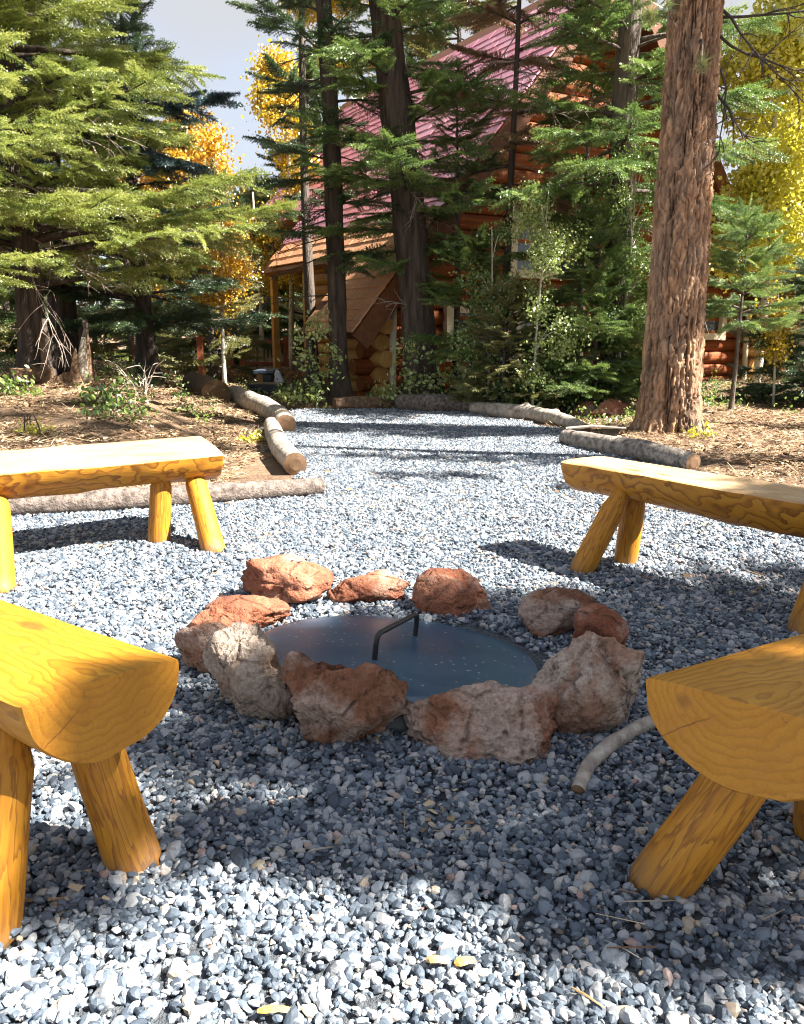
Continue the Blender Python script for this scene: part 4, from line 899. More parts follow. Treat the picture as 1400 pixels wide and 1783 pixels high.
# ------------------------------------------------------------------ stump, logs, stones round the clearing
def log_thing(name, label, pts, rads, mat, seed, cat='log', end=True, n=22, amp=.1, bend=3., group=None, knots=0):
    pts = np.asarray(pts, float); R = random.Random(seed)
    t = np.linspace(0, 1, len(pts)); tt = np.linspace(0, 1, 60)
    P = np.stack([np.interp(tt, t, pts[:, k]) for k in range(3)], 1); rr = np.interp(tt, t, rads)
    # soften the polyline
    for _ in range(6): P[1:-1] = (P[:-2]+P[1:-1]*2+P[2:])/4
    T, U, V = frames(P); a = np.arange(n)*2*math.pi/n
    dirs = np.cos(a)[None, :, None]*U[:, None, :]+np.sin(a)[None, :, None]*V[:, None, :]
    base = P.mean(0); base[2] = 0
    q = P[:, None, :]+rr[:, None, None]*dirs
    nz = fbm((q*np.array((1, 1, 1.))).reshape(-1, 3)*bend, 3, seed).reshape(60, n)+.55*fbm(q.reshape(-1, 3)*16, 3, seed+5).reshape(60, n)
    for _ in range(knots):
        i0, j0 = R.randrange(5, 55), R.randrange(n); di = (np.arange(60)-i0)[:, None]; dj = (np.arange(n)-j0+n//2) % n-n//2
        nz += 4.0*np.exp(-(di**2)/2.2-(dj[None]**2)/2.2)
    q = P[:, None, :]+(rr[:, None]*(1+amp*nz))[:, :, None]*dirs-base
    m = MB(); m.add(q.reshape(-1, 3), [(i*n+j, i*n+(j+1) % n, (i+1)*n+(j+1) % n, (i+1)*n+j) for i in range(59) for j in range(n)], 0)
    root = thing(name, label, cat, base, 0, group)
    link('bark' if end else 'stem', m.mesh('bark', [M[mat]], True), root)
    if end:
        for s_, i in ((0, 0), (1, 59)):
            c = MB(); rg = q[i]; cen = rg.mean(0)+(T[i]*(.012 if s_ else -.012)); v = np.concatenate([rg, (rg+cen)/2+T[i]*(.006 if s_ else -.006), cen[None]])
            fc = [(j, (j+1) % n, n+(j+1) % n, n+j) if s_ else (j, n+j, n+(j+1) % n, (j+1) % n) for j in range(n)]+[(n+j, n+(j+1) % n, 2*n) if s_ else (n+(j+1) % n, n+j, 2*n) for j in range(n)]
            c.add(v, fc); link('sawn_end', c.mesh('sawn_end', [M['endgrain']]), root)
    return root
def lp(px, py, r, z=None):   # centre of a lying log whose lower edge touches the ground at a pixel
    g_ = gp(px, py, 0 if z is None else z); return (g_[0], g_[1]+r*.4, (0 if z is None else z)+r*.92)
log_thing('edging_log', 'long straight bark covered log lying behind the left bench', [lp(-60, 908, .075), lp(120, 898, .075), lp(300, 886, .07), lp(560, 864, .062)], [.072, .075, .07, .058], 'bark_log', 1, amp=.035)
log_thing('edging_log', 'short pale log pointing away from the corner of the gravel', [lp(514, 828, .085), lp(490, 800, .085), lp(478, 775, .085), lp(472, 752, .08)], [.083, .085, .085, .08], 'driftwood', 2, amp=.05)
log_thing('edging_log', 'curved pale log with a cut branch near the big log end', [lp(497, 756, .10), lp(488, 742, .11), lp(462, 727, .12), lp(428, 713, .125), lp(408, 702, .125)], [.10, .11, .125, .13, .125], 'driftwood', 3, amp=.06, knots=2)
c0 = at(377, 688, 10.6); log_thing('felled_log', 'big brown log with its round cut end facing the clearing', [(c0[0], 10.6, c0[2]), (c0[0]-.3, 11.3, c0[2]+.01), (c0[0]-.75, 12.4, c0[2]+.02)], [.19, .19, .18], 'bark_brown', 4, amp=.05)
log_thing('edging_log', 'short dark log at the foot of the leaning trunk', [lp(582, 716, .09), lp(630, 714, .09), lp(678, 713, .09)], [.085, .095, .09], 'bark_brown', 5, amp=.08)
log_thing('edging_log', 'grey bark log below the cabin corner', [lp(698, 715, .11), lp(745, 719, .115), lp(790, 719, .11), lp(828, 721, .10)], [.11, .12, .115, .10], 'bark_log', 6, amp=.09)
log_thing('edging_log', 'long bleached crooked log with peeled bark between the grey log and pine', [lp(826, 722, .085), lp(880, 728, .085), lp(930, 732, .08), lp(980, 744, .08), lp(1020, 757, .06)], [.085, .09, .085, .08, .05], 'driftwood', 7, amp=.12, knots=4)
log_thing('edging_log', 'grey cracked bark log at the foot of the pine', [lp(985, 776, .08), lp(1060, 793, .085), lp(1130, 806, .085), lp(1208, 822, .07)], [.075, .088, .085, .07], 'bark_pale', 8, amp=.12)
log_thing('broken_branch', 'thin bleached branch lying behind the grey edging log', [(*gp(985, 752, .14)[:2], .17), (*gp(1030, 752, .14)[:2], .19), (*gp(1090, 754, .14)[:2], .18)], [.012, .014, .008], 'driftwood', 9, cat='branch', end=False, n=8)
# curved stick on the gravel near the fire pit
sp = [gp(1006, 1378, .02), gp(1024, 1332, .03), gp(1062, 1296, .035), gp(1110, 1266, .035), gp(1160, 1250, .035), gp(1215, 1240, .03)]
log_thing('driftwood_stick', 'curved bleached stick on the gravel beside the pale rock', sp, [.017, .019, .019, .018, .017, .014], 'driftwood', 10, cat='stick', end=True, n=14, amp=.1, bend=9, knots=1)

# hollow stump on the left bank
def stump():
    b = G(120, 660, 9.0); root = thing('tree_stump', 'hollow rotten tree stump with a pale torn side on the bank', 'stump', b)
    n, k = 40, 22; a = np.arange(n)*2*math.pi/n; hmax = .62; V = []; Vi = []
    for i in range(k):
        t = i/(k-1)
        r = .235*(1+.35*math.exp(-t*6)); top = hmax*(.72+.3*np.sin(a*2+.6)+.14*np.sin(a*7+1)+.08*np.sin(a*13))
        gap_ = np.clip(1-np.abs((a-4.55+math.pi) % (2*math.pi)-math.pi)/.75, 0, 1)
        top = top*(1-.8*gap_)
        rr = r*(1+.10*np.sin(a*6+t)+.05*np.sin(a*15+t*2)); V.append(np.stack([rr*np.cos(a), rr*np.sin(a), top*t], 1)); Vi.append(np.stack([rr*.78*np.cos(a), rr*.78*np.sin(a), top*t-.005], 1))
    F = [(i*n+j, i*n+(j+1) % n, (i+1)*n+(j+1) % n, (i+1)*n+j) for i in range(k-1) for j in range(n)]
    m = MB(); m.add(np.concatenate(V), F); m.build('shell', M['bark_brown'], root, True)
    m = MB(); m.add(np.concatenate(Vi), [f[::-1] for f in F]); o0 = m.n
    m.add(np.concatenate([V[-1], Vi[-1]]), [(j, (j+1) % n, n+(j+1) % n, n+j) for j in range(n)]); m.build('hollow', M['bark_dark'], root, True)
    m = MB(); m.tube([(.2, -.12, 0), (.21, -.11, .3), (.23, -.08, .52)], [.07, .055, .02], 9); m.build('torn_side', M['driftwood'], root, True)
stump()
log_thing('fallen_log', 'short dark rotten log beside the stump on the bank', [(*G(20, 655, 8.8)[:2], gz(*G(20, 655, 8.8)[:2])+.1), (*G(78, 655, 9.)[:2], gz(*G(78, 655, 9.)[:2])+.1)], [.1, .11], 'bark_brown', 12, amp=.12)
# upturned root with pale twigs
rt = G(250, 690, 8.6); root_ = thing('dead_shrub', 'dead pale shrub with bare curved stems on the bank', 'shrub', rt); mb = MB(); R_ = random.Random(8)
for q in range(7): bare_twigs(mb, (R_.gauss(0, .03), 0, 0), (R_.uniform(-.5, .35), R_.uniform(-.3, .1), 1), R_.uniform(.3, .5), R_, .012, 1, 0, .8)
mb.build('stem', M['driftwood'], root_)

# ------------------------------------------------------------------ rocks
def rock_mesh(seed, size, mat, pits=40, ang=14, rough=1., sub=5):
    bm = bmesh.new(); bmesh.ops.create_icosphere(bm, subdivisions=sub, radius=1.0)
    v = np.array([x.co[:] for x in bm.verts]); f = np.array([[q.index for q in p.verts] for p in bm.faces]); bm.free()
    r = np.random.default_rng(seed); n = v/np.linalg.norm(v, axis=1)[:, None]
    rad = np.zeros(len(v)); acc = np.zeros(len(v)); kk = 32.0
    acc += np.exp(-kk*1.12)
    for _ in range(ang):
        p = r.normal(size=3); p /= np.linalg.norm(p); d = r.uniform(.58, .97); c = n@p
        rr = np.where(c > .08, d/np.maximum(c, .08), 9.); acc += np.exp(-kk*np.minimum(rr, 3))
    rad = -np.log(acc)/kk
    o = r.uniform(0, 50, 3)
    rad += rough*(.10*fbm(n*1.8+o, 2, seed)+.045*fbm(n*5+o, 3, seed+1)+.016*fbm(n*16+o, 4, seed+2, .6))
    rad -= rough*.035*np.clip(np.abs(fbm(n*5+o, 2, seed+4))-.3, 0, 1)
    rg = 1-np.abs(fbm(n*3.2+o, 4, seed+7)); rad += -.05*rough*np.clip(rg-.75, 0, 1)*3
    for _ in range(pits//2):
        p = r.normal(size=3); p /= np.linalg.norm(p); w = r.uniform(.03, .13); d = np.linalg.norm((n-p)*np.array((1, 1, r.uniform(.8, 1.6))), axis=1); rad -= r.uniform(.5, 1.0)*w*np.exp(-(d/w)**2*1.5)
    for _ in range(pits):
        p = r.normal(size=3); p /= np.linalg.norm(p); w = r.uniform(.016, .05)*r.uniform(.6, 1.2); d = np.linalg.norm((n-p)*(1, 1, r.uniform(.7, 2)), axis=1); rad -= r.uniform(.5, 1.2)*w*np.exp(-(d/w)**2*1.4)
    v = n*rad[:, None]*np.array(size)/2
    v -= (v.max(0)+v.min(0))/2
    ext = v.max(0)-v.min(0); v *= np.array(size)/ext
    return mesh_np('rock', v, f, [M[mat]], smooth=True)
def rock(label, x0, x1, yt, yb, mat, seed, dep=.8, rz=0., pits=40, rough=1., ang=14, group='rocks round the fire pit', tilt=0., sink=.2):
    g_ = gp((x0+x1)/2, yb-6); sl_ = math.hypot(g_[1], CAM_H); sc = sl_/FPX; w = (x1-x0)*sc; dp = w*dep; al = math.atan2(CAM_H, g_[1])
    h = max(.35*w, ((yb-yt)*sc*1.1-dp*math.sin(al)*.5)/math.cos(al)); hh = h*(1+sink)
    loc = np.array((g_[0], g_[1]+dp*(.33 if yb < 1240 else .16), hh/2-h*sink)); me = rock_mesh(seed, (w*1.04, dp, hh), mat, pits, ang, rough, 6 if pits > 45 else 5)
    co = np.zeros(len(me.vertices)*3); me.vertices.foreach_get('co', co); co = co.reshape(-1, 3); c_, s_ = math.cos(rz), math.sin(rz)
    co = np.stack([co[:, 0]*c_-co[:, 1]*s_, co[:, 0]*s_+co[:, 1]*c_, co[:, 2]], 1)
    W = co+loc; rel = W[:, :2]-LID_C[:2]; dist = np.linalg.norm(rel, axis=1); pl = LID_C[2]-(rel@LID_N[:2]); Rr = LID_R+.012
    push = (W[:, 2] > pl-.03) & (dist < Rr); k_ = np.where(push, Rr/np.maximum(dist, .05), 1.); W[:, :2] = LID_C[:2]+rel*k_[:, None]
    me.vertices.foreach_set('co', (W-loc).ravel()); me.update(); o = link('rock', me, None, loc)
    return tag(o, label, 'rock', group)
rock('large rust red rock at the far left of the ring behind the lid', 413, 577, 978, 1066, 'rock_red', 1, .75, pits=14)
rock('flat topped orange rock at the back of the ring', 570, 710, 1004, 1064, 'rock_red', 2, .6, pits=12)
rock('wedge shaped rust red rock at the back behind the lid handle', 720, 854, 1002, 1084, 'rock_red', 3, .7, pits=16)
rock('brown red rock on the right with a shaded hollow, apart from the lid', 906, 1052, 1041, 1120, 'rock_mix', 4, .7, pits=26)
rock('small brick red rock squeezed behind the biggest pale rock', 1003, 1092, 1068, 1152, 'rock_red', 5, .9, pits=22)
rock('tall pale beige rock with pink patch right of the lid', 932, 1120, 1115, 1284, 'rock_pale', 6, .8, pits=46, rough=1.)
rock('long lumpy pale brown rock at the front of the ring', 712, 970, 1185, 1322, 'rock_pink', 37, .55, pits=60, rough=1.3, rz=-.12)
rock('pitted brown rock at the front with an orange spot', 496, 716, 1152, 1308, 'rock_mix', 8, .7, pits=90, rough=1.2)
rock('grey beige pitted rock between the brown front rock and the cracked bench end', 354, 526, 1110, 1264, 'rock_grey', 9, .75, pits=70)
rock('grey topped dark red rock beside the near left bench end', 302, 410, 1092, 1190, 'rock_mix', 10, .8, pits=20)
rock('small orange brown rock in the left part of the ring', 322, 440, 1058, 1120, 'rock_red', 11, .7, pits=12)
rock('sunlit orange rock touching the left edge of the lid', 356, 500, 1043, 1110, 'rock_red', 12, .7, pits=14)
for i, (x0, x1, yt, yb, lab) in enumerate(((985, 1042, 662, 722, 'upright red boulder at the foot of the shaded fir'), (1030, 1102, 702, 738, 'flat red stone beside the pine trunk'), (832, 892, 672, 702, 'red stone behind the long bleached log'), (1000, 1040, 706, 735, 'small brown stone under the red boulder'))):
    rock(lab, x0, x1, yt, yb, 'rock_red' if i != 3 else 'rock_mix', 20+i, .8, pits=20, group='red stones by the cabin')

# ------------------------------------------------------------------ fire pit lid and ring
def fire_pit():
    al = math.radians
    # lid plane: slopes a little to the right and to the back
    cz = LID_C[2]; C0 = LID_C; nrm = LID_N.copy(); nrm /= np.linalg.norm(nrm)
    Rl = LID_R
    zax = Vector(nrm); xax = Vector((1, 0, 0)); xax = (xax-zax*xax.dot(zax)).normalized(); yax = zax.cross(xax)
    mw = Matrix((xax, yax, zax)).transposed().to_4x4(); mw.translation = Vector(C0)
    ring = thing('fire_ring', 'black steel ring of the fire pit under the lid', 'fire pit', (C0[0], C0[1], 0)); n = 72; a = np.arange(n)*2*math.pi/n
    V = []
    for (r, zf) in ((Rl*.93, -1), (Rl*.93, 1), (Rl*.90, 1), (Rl*.90, -1)):
        for q in a:
            x, y = r*math.cos(q), r*math.sin(q)
            V.append((x, y, -.02 if zf < 0 else cz-(nrm[0]*x+nrm[1]*y)/nrm[2]-.012))
    F = [(s*n+j, s*n+(j+1) % n, (s+1)*n+(j+1) % n, (s+1)*n+j) for s in range(3) for j in range(n)]
    m = MB(); m.add(V, F); m.build('steel_band', M['black_rod'], ring, True)
    m = MB(); m.add([(Rl*.89*math.cos(q), Rl*.89*math.sin(q), .012) for q in a], [list(range(n))]); m.build('ash_bed', M['bark_dark'], ring)
    lid = thing('pit_lid', 'round blue black steel lid covering the fire pit', 'fire pit lid', C0); lid.matrix_world = mw
    prof = [(0., .004), (Rl*.5, .003), (Rl*.9, .001), (Rl*.985, 0.), (Rl, -.003), (Rl, -.012), (Rl*.98, -.012)]; n = 96; a = np.arange(n)*2*math.pi/n
    V = [(0, 0, .004)]; F = []
    for (r, z) in prof[1:]: V += [(r*math.cos(q), r*math.sin(q), z) for q in a]
    F += [(0, 1+j, 1+(j+1) % n) for j in range(n)]
    for s in range(len(prof)-2): F += [(1+s*n+j, 1+(s+1)*n+j, 1+(s+1)*n+(j+1) % n, 1+s*n+(j+1) % n) for j in range(n)]
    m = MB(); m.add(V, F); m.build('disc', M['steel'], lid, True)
    def onlid(px, py):
        d = ray(px, py); c = np.array((0, 0, CAM_H)); t = ((C0-c)@nrm)/(d@nrm); return Vector(mw.inverted()@Vector(c+d*t))
    A, B = onlid(652, 1150), onlid(723, 1108); h = .078
    pts = [A+Vector((0, 0, -.005)), A+Vector((0, 0, h*.6)), A+Vector((0, 0, h*.9))+(B-A)*.015, A+Vector((0, 0, h))+(B-A)*.07, A+Vector((0, 0, h))+(B-A)*.5, A+Vector((0, 0, h))+(B-A)*.93, B+Vector((0, 0, h*.9))-(B-A)*.015, B+Vector((0, 0, h*.6)), B+Vector((0, 0, -.005))]
    P = []
    for p, q in zip(pts[:-1], pts[1:]):
        for s in range(4): P.append(p.lerp(q, s/4))
    P.append(pts[-1]); m = MB()
    T = np.array([tuple(p) for p in P]); dvec = np.array(B-A); dvec /= np.linalg.norm(dvec); side = np.cross(dvec, (0, 0, 1.))
    # tube with a fixed sideways frame, so that it does not twist
    n = 10; aa = np.arange(n)*2*math.pi/n; Tn = np.gradient(T, axis=0); Tn /= np.linalg.norm(Tn, axis=1)[:, None]; Vn = np.cross(Tn, side)
    rg = T[:, None, :]+.0085*(np.cos(aa)[None, :, None]*side[None, None]+np.sin(aa)[None, :, None]*Vn[:, None, :])
    m.add(rg.reshape(-1, 3), [(i*n+j, i*n+(j+1) % n, (i+1)*n+(j+1) % n, (i+1)*n+j) for i in range(len(T)-1) for j in range(n)])
    m.build('handle', M['black_rod'], lid, True)
fire_pit()

# ------------------------------------------------------------------ half-log benches
def bench(label, E, axis, chord, width, thick, L, top=.46, roll=0., legs=None, seed=0, wood='bench', inset=.2, splay=.13, foot_in=.0):
    """E: middle of the near end's upper edge (x, y); axis: along the bench from that end; chord: across the end cut"""
    R = random.Random(seed); ax = np.array(axis, float); ax /= np.linalg.norm(ax); ang = math.atan2(ax[1], ax[0])
    ch = np.array(chord, float); ch /= np.linalg.norm(ch); perp = np.array((-ax[1], ax[0])); skew = (ch@ax)/(ch@perp)
    root = thing('log_bench', label, 'bench', (E[0], E[1], 0), ang, 'half log benches round the fire pit')
    nu, nv = 90, 40; us = np.concatenate([[0., .004, .012], np.linspace(.025, L-.025, nu-6), [L-.012, L-.004, L]])
    # half round section: top chord then the belly
    sec = []
    for j in range(12): sec.append((-width/2+width*j/11*.985+width*.0075, 0., 1))
    for j in range(28):
        q = math.pi*(j+.5)/28; e = .92
        sec.append((width/2*math.copysign(abs(math.cos(q))**e, math.cos(q))*1.03, -thick*abs(math.sin(q))**e, 0))
    sec = np.array(sec); nv = len(sec); V = []
    o = seed*7.3
    for i, u in enumerate(us):
        inn = 1-.035*(1 if i in (0, nu-1) else .45 if i in (1, nu-2) else .1 if i in (2, nu-3) else 0)
        y = sec[:, 0]*inn; z = sec[:, 1]*inn if True else 0
        pts3 = np.stack([np.full(nv, u*2.2)+o, y*6, z*6], 1); nz = fbm(pts3, 4, seed); n2 = fbm(np.stack([np.full(nv, u*6)+o, y*18, z*18], 1), 2, seed+3)
        bl = (sec[:, 2] < .5)
        y = y*(1+np.where(bl, .05*nz+.02*n2, .02*nz)); z = z*(1+np.where(bl, .07*nz+.03*n2, 0))+np.where(bl, 0, .0025*nz-.001)
        z = z-np.where(bl, 0, .006*(np.abs(sec[:, 0])/(width/2))**6)
        zz, yy = z, y
        if roll: yy = y*math.cos(roll)-z*math.sin(roll); zz = y*math.sin(roll)+z*math.cos(roll)
        us_ = u+skew*yy*(1-u/L)
        V.append(np.stack([us_, yy, top+zz], 1))
    F = [(i*nv+j, i*nv+(j+1) % nv, (i+1)*nv+(j+1) % nv, (i+1)*nv+j) for i in range(nu-1) for j in range(nv)]
    F = [f[::-1] for f in F]+[list(range(nv)), [(nu-1)*nv+j for j in reversed(range(nv))]]
    me = mesh_np('seat', np.concatenate(V), F, [M[wood]])
    me.polygons.foreach_set('use_smooth', np.ones(len(me.polygons), bool))
    for p in me.polygons:
        if len(p.vertices) > 4: p.use_smooth = False
    seat = link('seat', me, root)
    # the seat's flat top keeps a firm edge
    try: me.set_sharp_from_angle(angle=math.radians(40))
    except Exception: pass
    for (u0, v0, uf, vf) in legs:
        a = Vector((u0, v0, top-thick*.55)); b = Vector((uf, vf, -.012)); d = (a-b); ln = d.length; d.normalize()
        n = 20; m = MB(); ks = 14; r = .056*R.uniform(.95, 1.05); Vl = []; q = np.arange(n)*2*math.pi/n
        for i in range(ks):
            t = i/(ks-1); rr = r*(1.0-.10*t)*(1 if t < .86 else 1-.25*(t-.86)/.14)
            if i == 0: rr *= .93
            if t > .80: rr *= 1-.22*min(1, (t-.80)/.06)
            nz = fbm(np.stack([np.cos(q)*1.2+seed+u0*9, np.sin(q)*1.2+v0*9, np.full(n, t*2.)], 1), 3, seed)
            rr = rr*(1+.05*nz); Vl.append(np.stack([np.cos(q)*rr, np.sin(q)*rr, np.full(n, t*ln)], 1))
        m.add(np.concatenate(Vl), [(i*n+j, i*n+(j+1) % n, (i+1)*n+(j+1) % n, (i+1)*n+j) for i in range(ks-1) for j in range(n)])
        m.f += [list(reversed(range(n))), [(ks-1)*n+j for j in range(n)]]; m.m += [0, 0]
        me = m.mesh('leg', [M['leg_wood']], True)
        for p in me.polygons:
            if len(p.vertices) > 4: p.use_smooth = False
        mw = d.to_track_quat('Z', 'Y').to_matrix().to_4x4(); mw.translation = b
        link('leg', me, root, mw=mw)
    return root
# leg wood: rings run along the pole
def mat_leg():
    n = N('varnished_leg'); v = n.coord('Object', (1, 1, .12)); w = n.noise(v, 16., 4, .6); f = n.noise(n.coord('Object', (1, 1, .05)), 120., 3, .6)
    ring = n.math('FRACT', n.math('MULTIPLY', w, 9.))
    c = n.ramp(ring, [(0., (.50, .225, .016)), (.6, (.45, .185, .012)), (.92, (.25, .09, .010)), (1., (.40, .18, .022))])
    c = n.mix(n.rng(f, .4, .75, 0, .4), c, (.24, .095, .012))
    vo = n.n('TexVoronoi'); n.set(vo.inputs['Vector'], n.coord('Object', (9, 9, 5))); vo.inputs['Scale'].default_value = 1.
    c = n.mix(n.rng(vo.outputs['Distance'], .08, .18, .6, 0), c, (.2, .08, .015))
    sp = n.n('SeparateXYZ'); n.set(sp.inputs[0], n.n('TexCoord').outputs['Object'])
    sc = n.noise(n.coord('Object', (1, 1, .4)), 22., 5, .7); c = n.mix(n.rng(sc, .52, .7, 0, .5), c, (.24, .095, .013))
    c = n.mix(n.math('MULTIPLY', n.rng(sp.outputs[2], .02, .10, .6, 0), n.rng(sc, .35, .6)), c, (.12, .10, .085))
    return n.principled(c, n.rng(sc, .3, .7, .45, .75), n.bump(n.math('ADD', f, sc), .4, .003), 0., .35, .03)
M['leg_wood'] = mat_leg()
def leg_set(L, ins, fin, sp, tp=.05): return [(ins, tp, fin, sp), (ins, -tp, fin, -sp), (L-ins, tp, L-fin, sp), (L-ins, -tp, L-fin, -sp)]
def survey_legs(E, axis, zt, picks):
    ax = np.array(axis, float); ax /= np.linalg.norm(ax); pv = np.array((-ax[1], ax[0])); out = []
    for (fx, fy, tx, ty) in picks:
        f_ = gp(fx, fy)[:2]-np.array(E)
        if abs(tx) < 1: out.append(({.001: .30, .002: 1.2}.get(tx, tx), ty, f_@ax, f_@pv)); continue
        t_ = gp(tx, ty, zt)[:2]-np.array(E); out.append((t_@ax, t_@pv, f_@ax, f_@pv))
    return out
bench('half log bench with a cracked honey coloured cut end near the grey pitted rock', (-.512, 1.287), (-.83, .555), (.743, .67), .275, .15, 1.42, .46, legs=survey_legs((-.512, 1.287), (-.83, .555), .35, [(240, 1512, .17, -.05), (-28, 1640, .17, .085)])+leg_set(1.42, .15, .10, .135)[2:], seed=1)
bench('half log bench with a shaded cut end beside the curved stick', (.553, 1.195), (.876, .48), (-.77, .64), .31, .165, 1.42, .46, legs=survey_legs((.553, 1.195), (.876, .48), .34, [(1135, 1548, .18, .05), (1432, 1450, .18, -.05)])+leg_set(1.42, .17, .10, .145)[2:], seed=2)
bench('half log bench with a sun-painted pale top in front of the long bark log', (-.97, 4.06), (-.84, -.545), (.5, -.86), .40, .165, 1.5, .47, roll=-.11, legs=survey_legs((-.97, 4.06), (-.84, -.545), .35, [(276, 948, 283, 826), (376, 968, 332, 818), (3, 1040, -5, 850), (-80, 1000, -60, 850)]), seed=3, wood='bench_figured')
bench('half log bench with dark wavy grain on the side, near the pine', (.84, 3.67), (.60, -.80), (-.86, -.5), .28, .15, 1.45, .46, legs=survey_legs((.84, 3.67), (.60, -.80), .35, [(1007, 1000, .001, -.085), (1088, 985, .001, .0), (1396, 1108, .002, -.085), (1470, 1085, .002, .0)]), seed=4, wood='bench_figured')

# ------------------------------------------------------------------ things behind: deck railing, posts, table, planter
def deck():
    Y = 21.0; a = at(425, 640, Y); b = at(498, 640, Y); z0 = gz(a[0], Y)
    t = thing('deck_railing', 'red brown deck railing with pale balusters beyond the logs', 'railing', ((a[0]+b[0])/2, Y, 0)); w = (b[0]-a[0])/2
    zt = at(460, 593, Y)[2]; zb = at(460, 633, Y)[2]
    m = MB(); m.box((0, 0, zt-.05), (2*w+.1, .12, .14)); m.build('top_rail', M['deck_red'], t)
    m = MB(); m.box((0, 0, zb), (2*w, .08, .08)); m.build('bottom_rail', M['deck_red'], t)
    bm_ = MB(); bm_.box((0, 0, 0), (.045, .045, 1)); bme = bm_.mesh('baluster', [M['deck_tan']])
    for i in range(9): o = link('baluster', bme, t, (-w+.22+i*(2*w-.35)/8, 0, (zt+zb)/2-.03)); o.scale = (1, 1, zt-zb-.15)
    for x in (-w-.02, w+.02):
        m = MB(); m.box((x, .0, (zt+z0-.2)/2+.05), (.15, .15, zt-z0+.3)); m.build('post', M['deck_red'], t)
    dk = thing('wooden_deck', 'raised tan plank deck behind the railing', 'deck', ((a[0]+b[0])/2+.6, Y+1.3, 0))
    m = MB()
    pm = MB(); pm.box((0, 0, 0), (.18, 2.3, .04)); pme = pm.mesh('plank', [M['deck_tan']])
    for i in range(16): link('plank', pme, dk, (-1.5+i*.19, 0, zb-.1))
    m.box((0, -1.12, zb-.22), (3.0, .05, .2)); m.build('rim_joist', M['deck_red'], dk)
deck()
def post(px, pb, pt, Y, w, label):
    p = at(px, pb, Y); z1 = at(px, pt, Y)[2]; z0 = gz(p[0], Y); r = thing('wooden_post', label, 'post', (p[0], Y, z0)); h = z1-z0
    m = MB(); m.box((0, 0, h/2-.05), (w, w, h+.1)); m.build('shaft', M['deck_red'], r)
    m = MB(); m.box((0, 0, h+.01), (w*1.5, w*1.5, .05)); m.build('cap', M['deck_red'], r)
post(352, 665, 590, 14.6, .10, 'short red stained post behind the big log end')
post(403, 640, 555, 18.5, .11, 'slender red stained post left of the deck railing')
def table():
    Y = 13.2; a = at(443, 650, Y); b = at(478, 650, Y); zt = at(460, 647, Y)[2]; z0 = gz(a[0], Y)
    t = thing('garden_table', 'small dark table with slate blue top beyond the edging logs', 'table', ((a[0]+b[0])/2, Y, z0)); w = (b[0]-a[0]); h = zt-z0
    m = MB(); m.box((0, .3, h), (w, .9, .04)); m.build('table_top', M['slate_top'], t)
    m = MB(); m.box((-w*.2, .0, h/2-.03), (w*.35, .06, h-.02)); m.build('leg_panel', M['log_sunlit_gold'], t)
    m = MB(); m.box((w*.22, .05, h/2-.03), (w*.4, .5, h-.02)); m.build('leg_panel', M['black_plastic'], t)
table()
def planter():
    Y = 11.9; a = at(434, 700, Y); b = at(491, 700, Y); zt = at(460, 673, Y)[2]; z0 = gz(a[0], Y)-.05
    t = thing('storage_box', 'black ribbed plastic box behind the curved pale log', 'box', ((a[0]+b[0])/2, Y+.2, z0)); w = b[0]-a[0]; h = zt-z0
    m = MB(); m.box((0, 0, h/2), (w*.94, .42, h)); m.build('body', M['black_plastic'], t)
    for k in range(4):
        m = MB(); m.box((0, -.222, h*(.15+.19*k)), (w*.92, .02, h*.07)); m.build('rib', M['black_plastic'], t)
    m = MB(); m.box((0, 0, h+.015), (w, .47, .04)); m.build('lid', M['black_plastic'], t)
planter()
sk = at(484, 665, 12.7); s_ = thing('sack', 'pale crumpled sack leaning beside the dark table', 'sack', (sk[0], 12.7, gz(sk[0], 12.7)))
me = rock_mesh(71, (.17, .14, sk[2]+.28), 'pale', 0, 6, .6, 3) if False else None
mm = MB(); rs = np.random.default_rng(3); zz = np.linspace(0, .42, 9)
mm.tube(np.stack([.02*np.sin(zz*9), 0*zz, zz], 1), np.array([.06, .085, .09, .085, .08, .08, .07, .05, .02])*(1+.1*rs.normal(size=9)), 10); mm.build('cloth', M['pale_plastic'], s_, True)

# ------------------------------------------------------------------ plants and bits on the ground
def plant(name, label, px, py, Y, clumps, fol, scl, per, seed, cat='plant', tr=.008):
    b = G(px, py, Y); H = max(c[2] for c in clumps); return clump_tree(label, b, H, tr, clumps, fol, 'broad', seed=seed, name=name, cat=cat, per=per, scl=scl, bark='twig_dark')
plant('leafy_bush', 'fresh green leafy bush at the cabin corner', 700, 690, 10.4, [(0, 0, .5, .2, .15, .3), (-.2, 0, .22, .16, .12, .16), (.25, .05, .35, .22, .15, .25), (.46, .1, .5, .16, .14, .3), (.1, 0, .8, .14, .1, .14)], 'leaf_pale', .6, 16, 81, 'bush')
plant('leafy_bush', 'light green bush left of the leaning trunk', 545, 690, 10.4, [(0, 0, .3, .22, .15, .2), (-.3, 0, .2, .16, .12, .14), (.18, .1, .55, .18, .14, .3), (-.1, .1, .8, .16, .14, .25), (.1, .1, 1.05, .14, .1, .14)], 'leaf_pale', .55, 18, 82, 'bush')
plant('leafy_bush', 'sparse green bush beneath the cabin window', 830, 690, 10.3, [(0, 0, .35, .25, .15, .25), (.3, 0, .3, .25, .15, .22), (-.2, .1, .5, .2, .14, .25), (.5, .1, .45, .2, .14, .2)], 'leaf_pale', .55, 14, 83, 'bush')
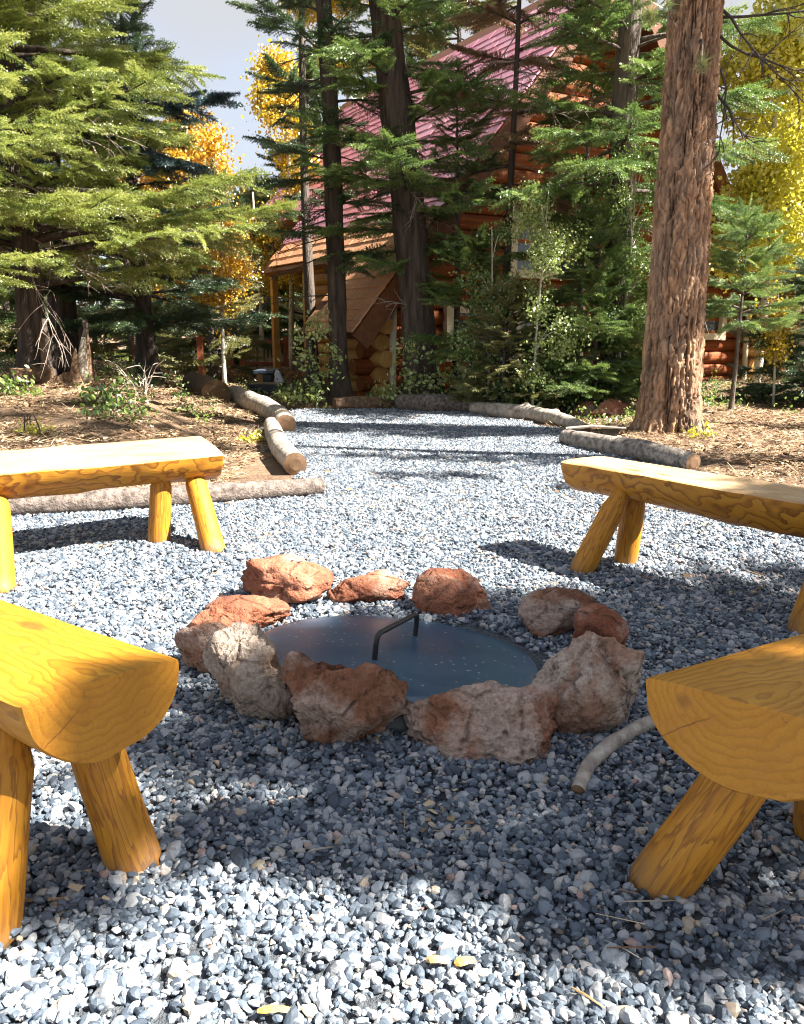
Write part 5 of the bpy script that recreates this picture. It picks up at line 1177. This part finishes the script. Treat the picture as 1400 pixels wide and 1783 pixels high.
for i, (px, py, Y, lab, f) in enumerate(((178, 700, 7.6, 'broad leaved green plant in front of the stump', 'leaf_green'), (205, 712, 7.1, 'low leafy sprig on the bank below the dead shrub', 'leaf_green'), (30, 690, 8.0, 'green groundcover plant under the big fir', 'leaf_green'),
                                       (55, 738, 6.4, 'tiny bright yellow green seedling on the bank', 'aspen_lime'), (1213, 762, 7.2, 'tiny lime green seedling at the foot of the pine', 'aspen_lime'), (440, 757, 7.5, 'small yellow leaf sprig behind the pale log', 'aspen_lime'))):
    s = .07 if i > 2 else .14
    plant('seedling' if i > 2 else 'ground_plant', lab, px, py, Y, [(0, 0, s*.9, s, s, s*.5), (s*.9, 0, s*.7, s*.8, s*.8, s*.4), (-s, .02, s*.7, s*.7, s*.7, s*.35)], f, .5 if i < 3 else .3, 10, 90+i, tr=.004)
# undergrowth: a loose carpet of small leaves on the bank and by the cabin
ug = []; RU = random.Random(9)
while len(ug) < 620:
    px, Y = (RU.uniform(-20, 1420), RU.uniform(8.2, 14)) if len(ug) < 420 else (RU.uniform(760, 1110), RU.uniform(9.6, 11.2)); p = G(px, 680, Y)
    if 380 < px < 520 and Y < 11: continue
    if in_poly(np.array([p[0]]), np.array([p[1]]), GP)[0] or dist_poly(np.array([p[0]]), np.array([p[1]]), GP)[0] < .35: continue
    if 1120 < px and Y < 9.4: continue
    if len(ug) >= 420: p = (p[0], p[1], p[2]+RU.uniform(0, .35))
    if px < 330 and Y < 9 and RU.random() < .6: continue
    ug.append((p[0], p[1], p[2]+RU.uniform(.02, .12)))
u_ = scatter('undergrowth', ug, [(RU.gauss(0, .3), RU.gauss(0, .3), RU.uniform(0, 6.28)) for _ in ug], [RU.uniform(.3, .7) for _ in ug], [RU.randrange(3) for _ in ug], src('leaf', 'leaf_green'))
tag(u_, 'low green undergrowth around the trunks and cabin foot', 'undergrowth', kind='stuff')
# wood chips, twigs and fallen leaves on the gravel
def chip(name, label, px, py, L, w, ang, mat, cat, bendy=0.):
    p = gp(px, py, .03); m = MB(); k = 6; t = np.linspace(-.5, .5, k); pts = np.stack([t*L*math.cos(ang)-bendy*L*(t*t)*math.sin(ang), t*L*math.sin(ang)+bendy*L*(t*t)*math.cos(ang), .004*np.cos(t*5)], 1)
    m.tube(pts, np.array([.5, 1, 1.1, .9, .8, .4])*w/2, 6); o = m.build(name, M[mat], None, False, loc=(p[0], p[1], .032)); o.scale = (1, 1, .6)
    tag(o, label, cat)
chip('wood_chip', 'yellow wood chip on the sunlit gravel at the very front', 480, 1760, .055, .014, .03, 'chip_yellow', 'wood chip')
chip('wood_chip', 'rust brown bark chip on the gravel at the shadow edge', 762, 1674, .038, .016, -.15, 'chip_tan', 'wood chip')
chip('wood_chip', 'orange tan chip beside the rust brown bark chip', 810, 1676, .034, .018, .2, 'chip_yellow', 'wood chip')
chip('twig', 'slim tan twig lying in the shade of the gravel', 1022, 1738, .06, .005, -.75, 'chip_tan', 'twig', .15)
chip('twig', 'straw thin pale stalk below the bench leg', 1085, 1655, .07, .003, -.7, 'driftwood', 'twig', .1)
chip('twig', 'dark thin twig touching the foot of the bench leg', 1130, 1572, .10, .004, .02, 'driftwood', 'twig', .2)
chip('twig', 'short pale twig on the gravel in front of the pitted rock', 560, 1480, .05, .006, .25, 'driftwood', 'twig', .3)
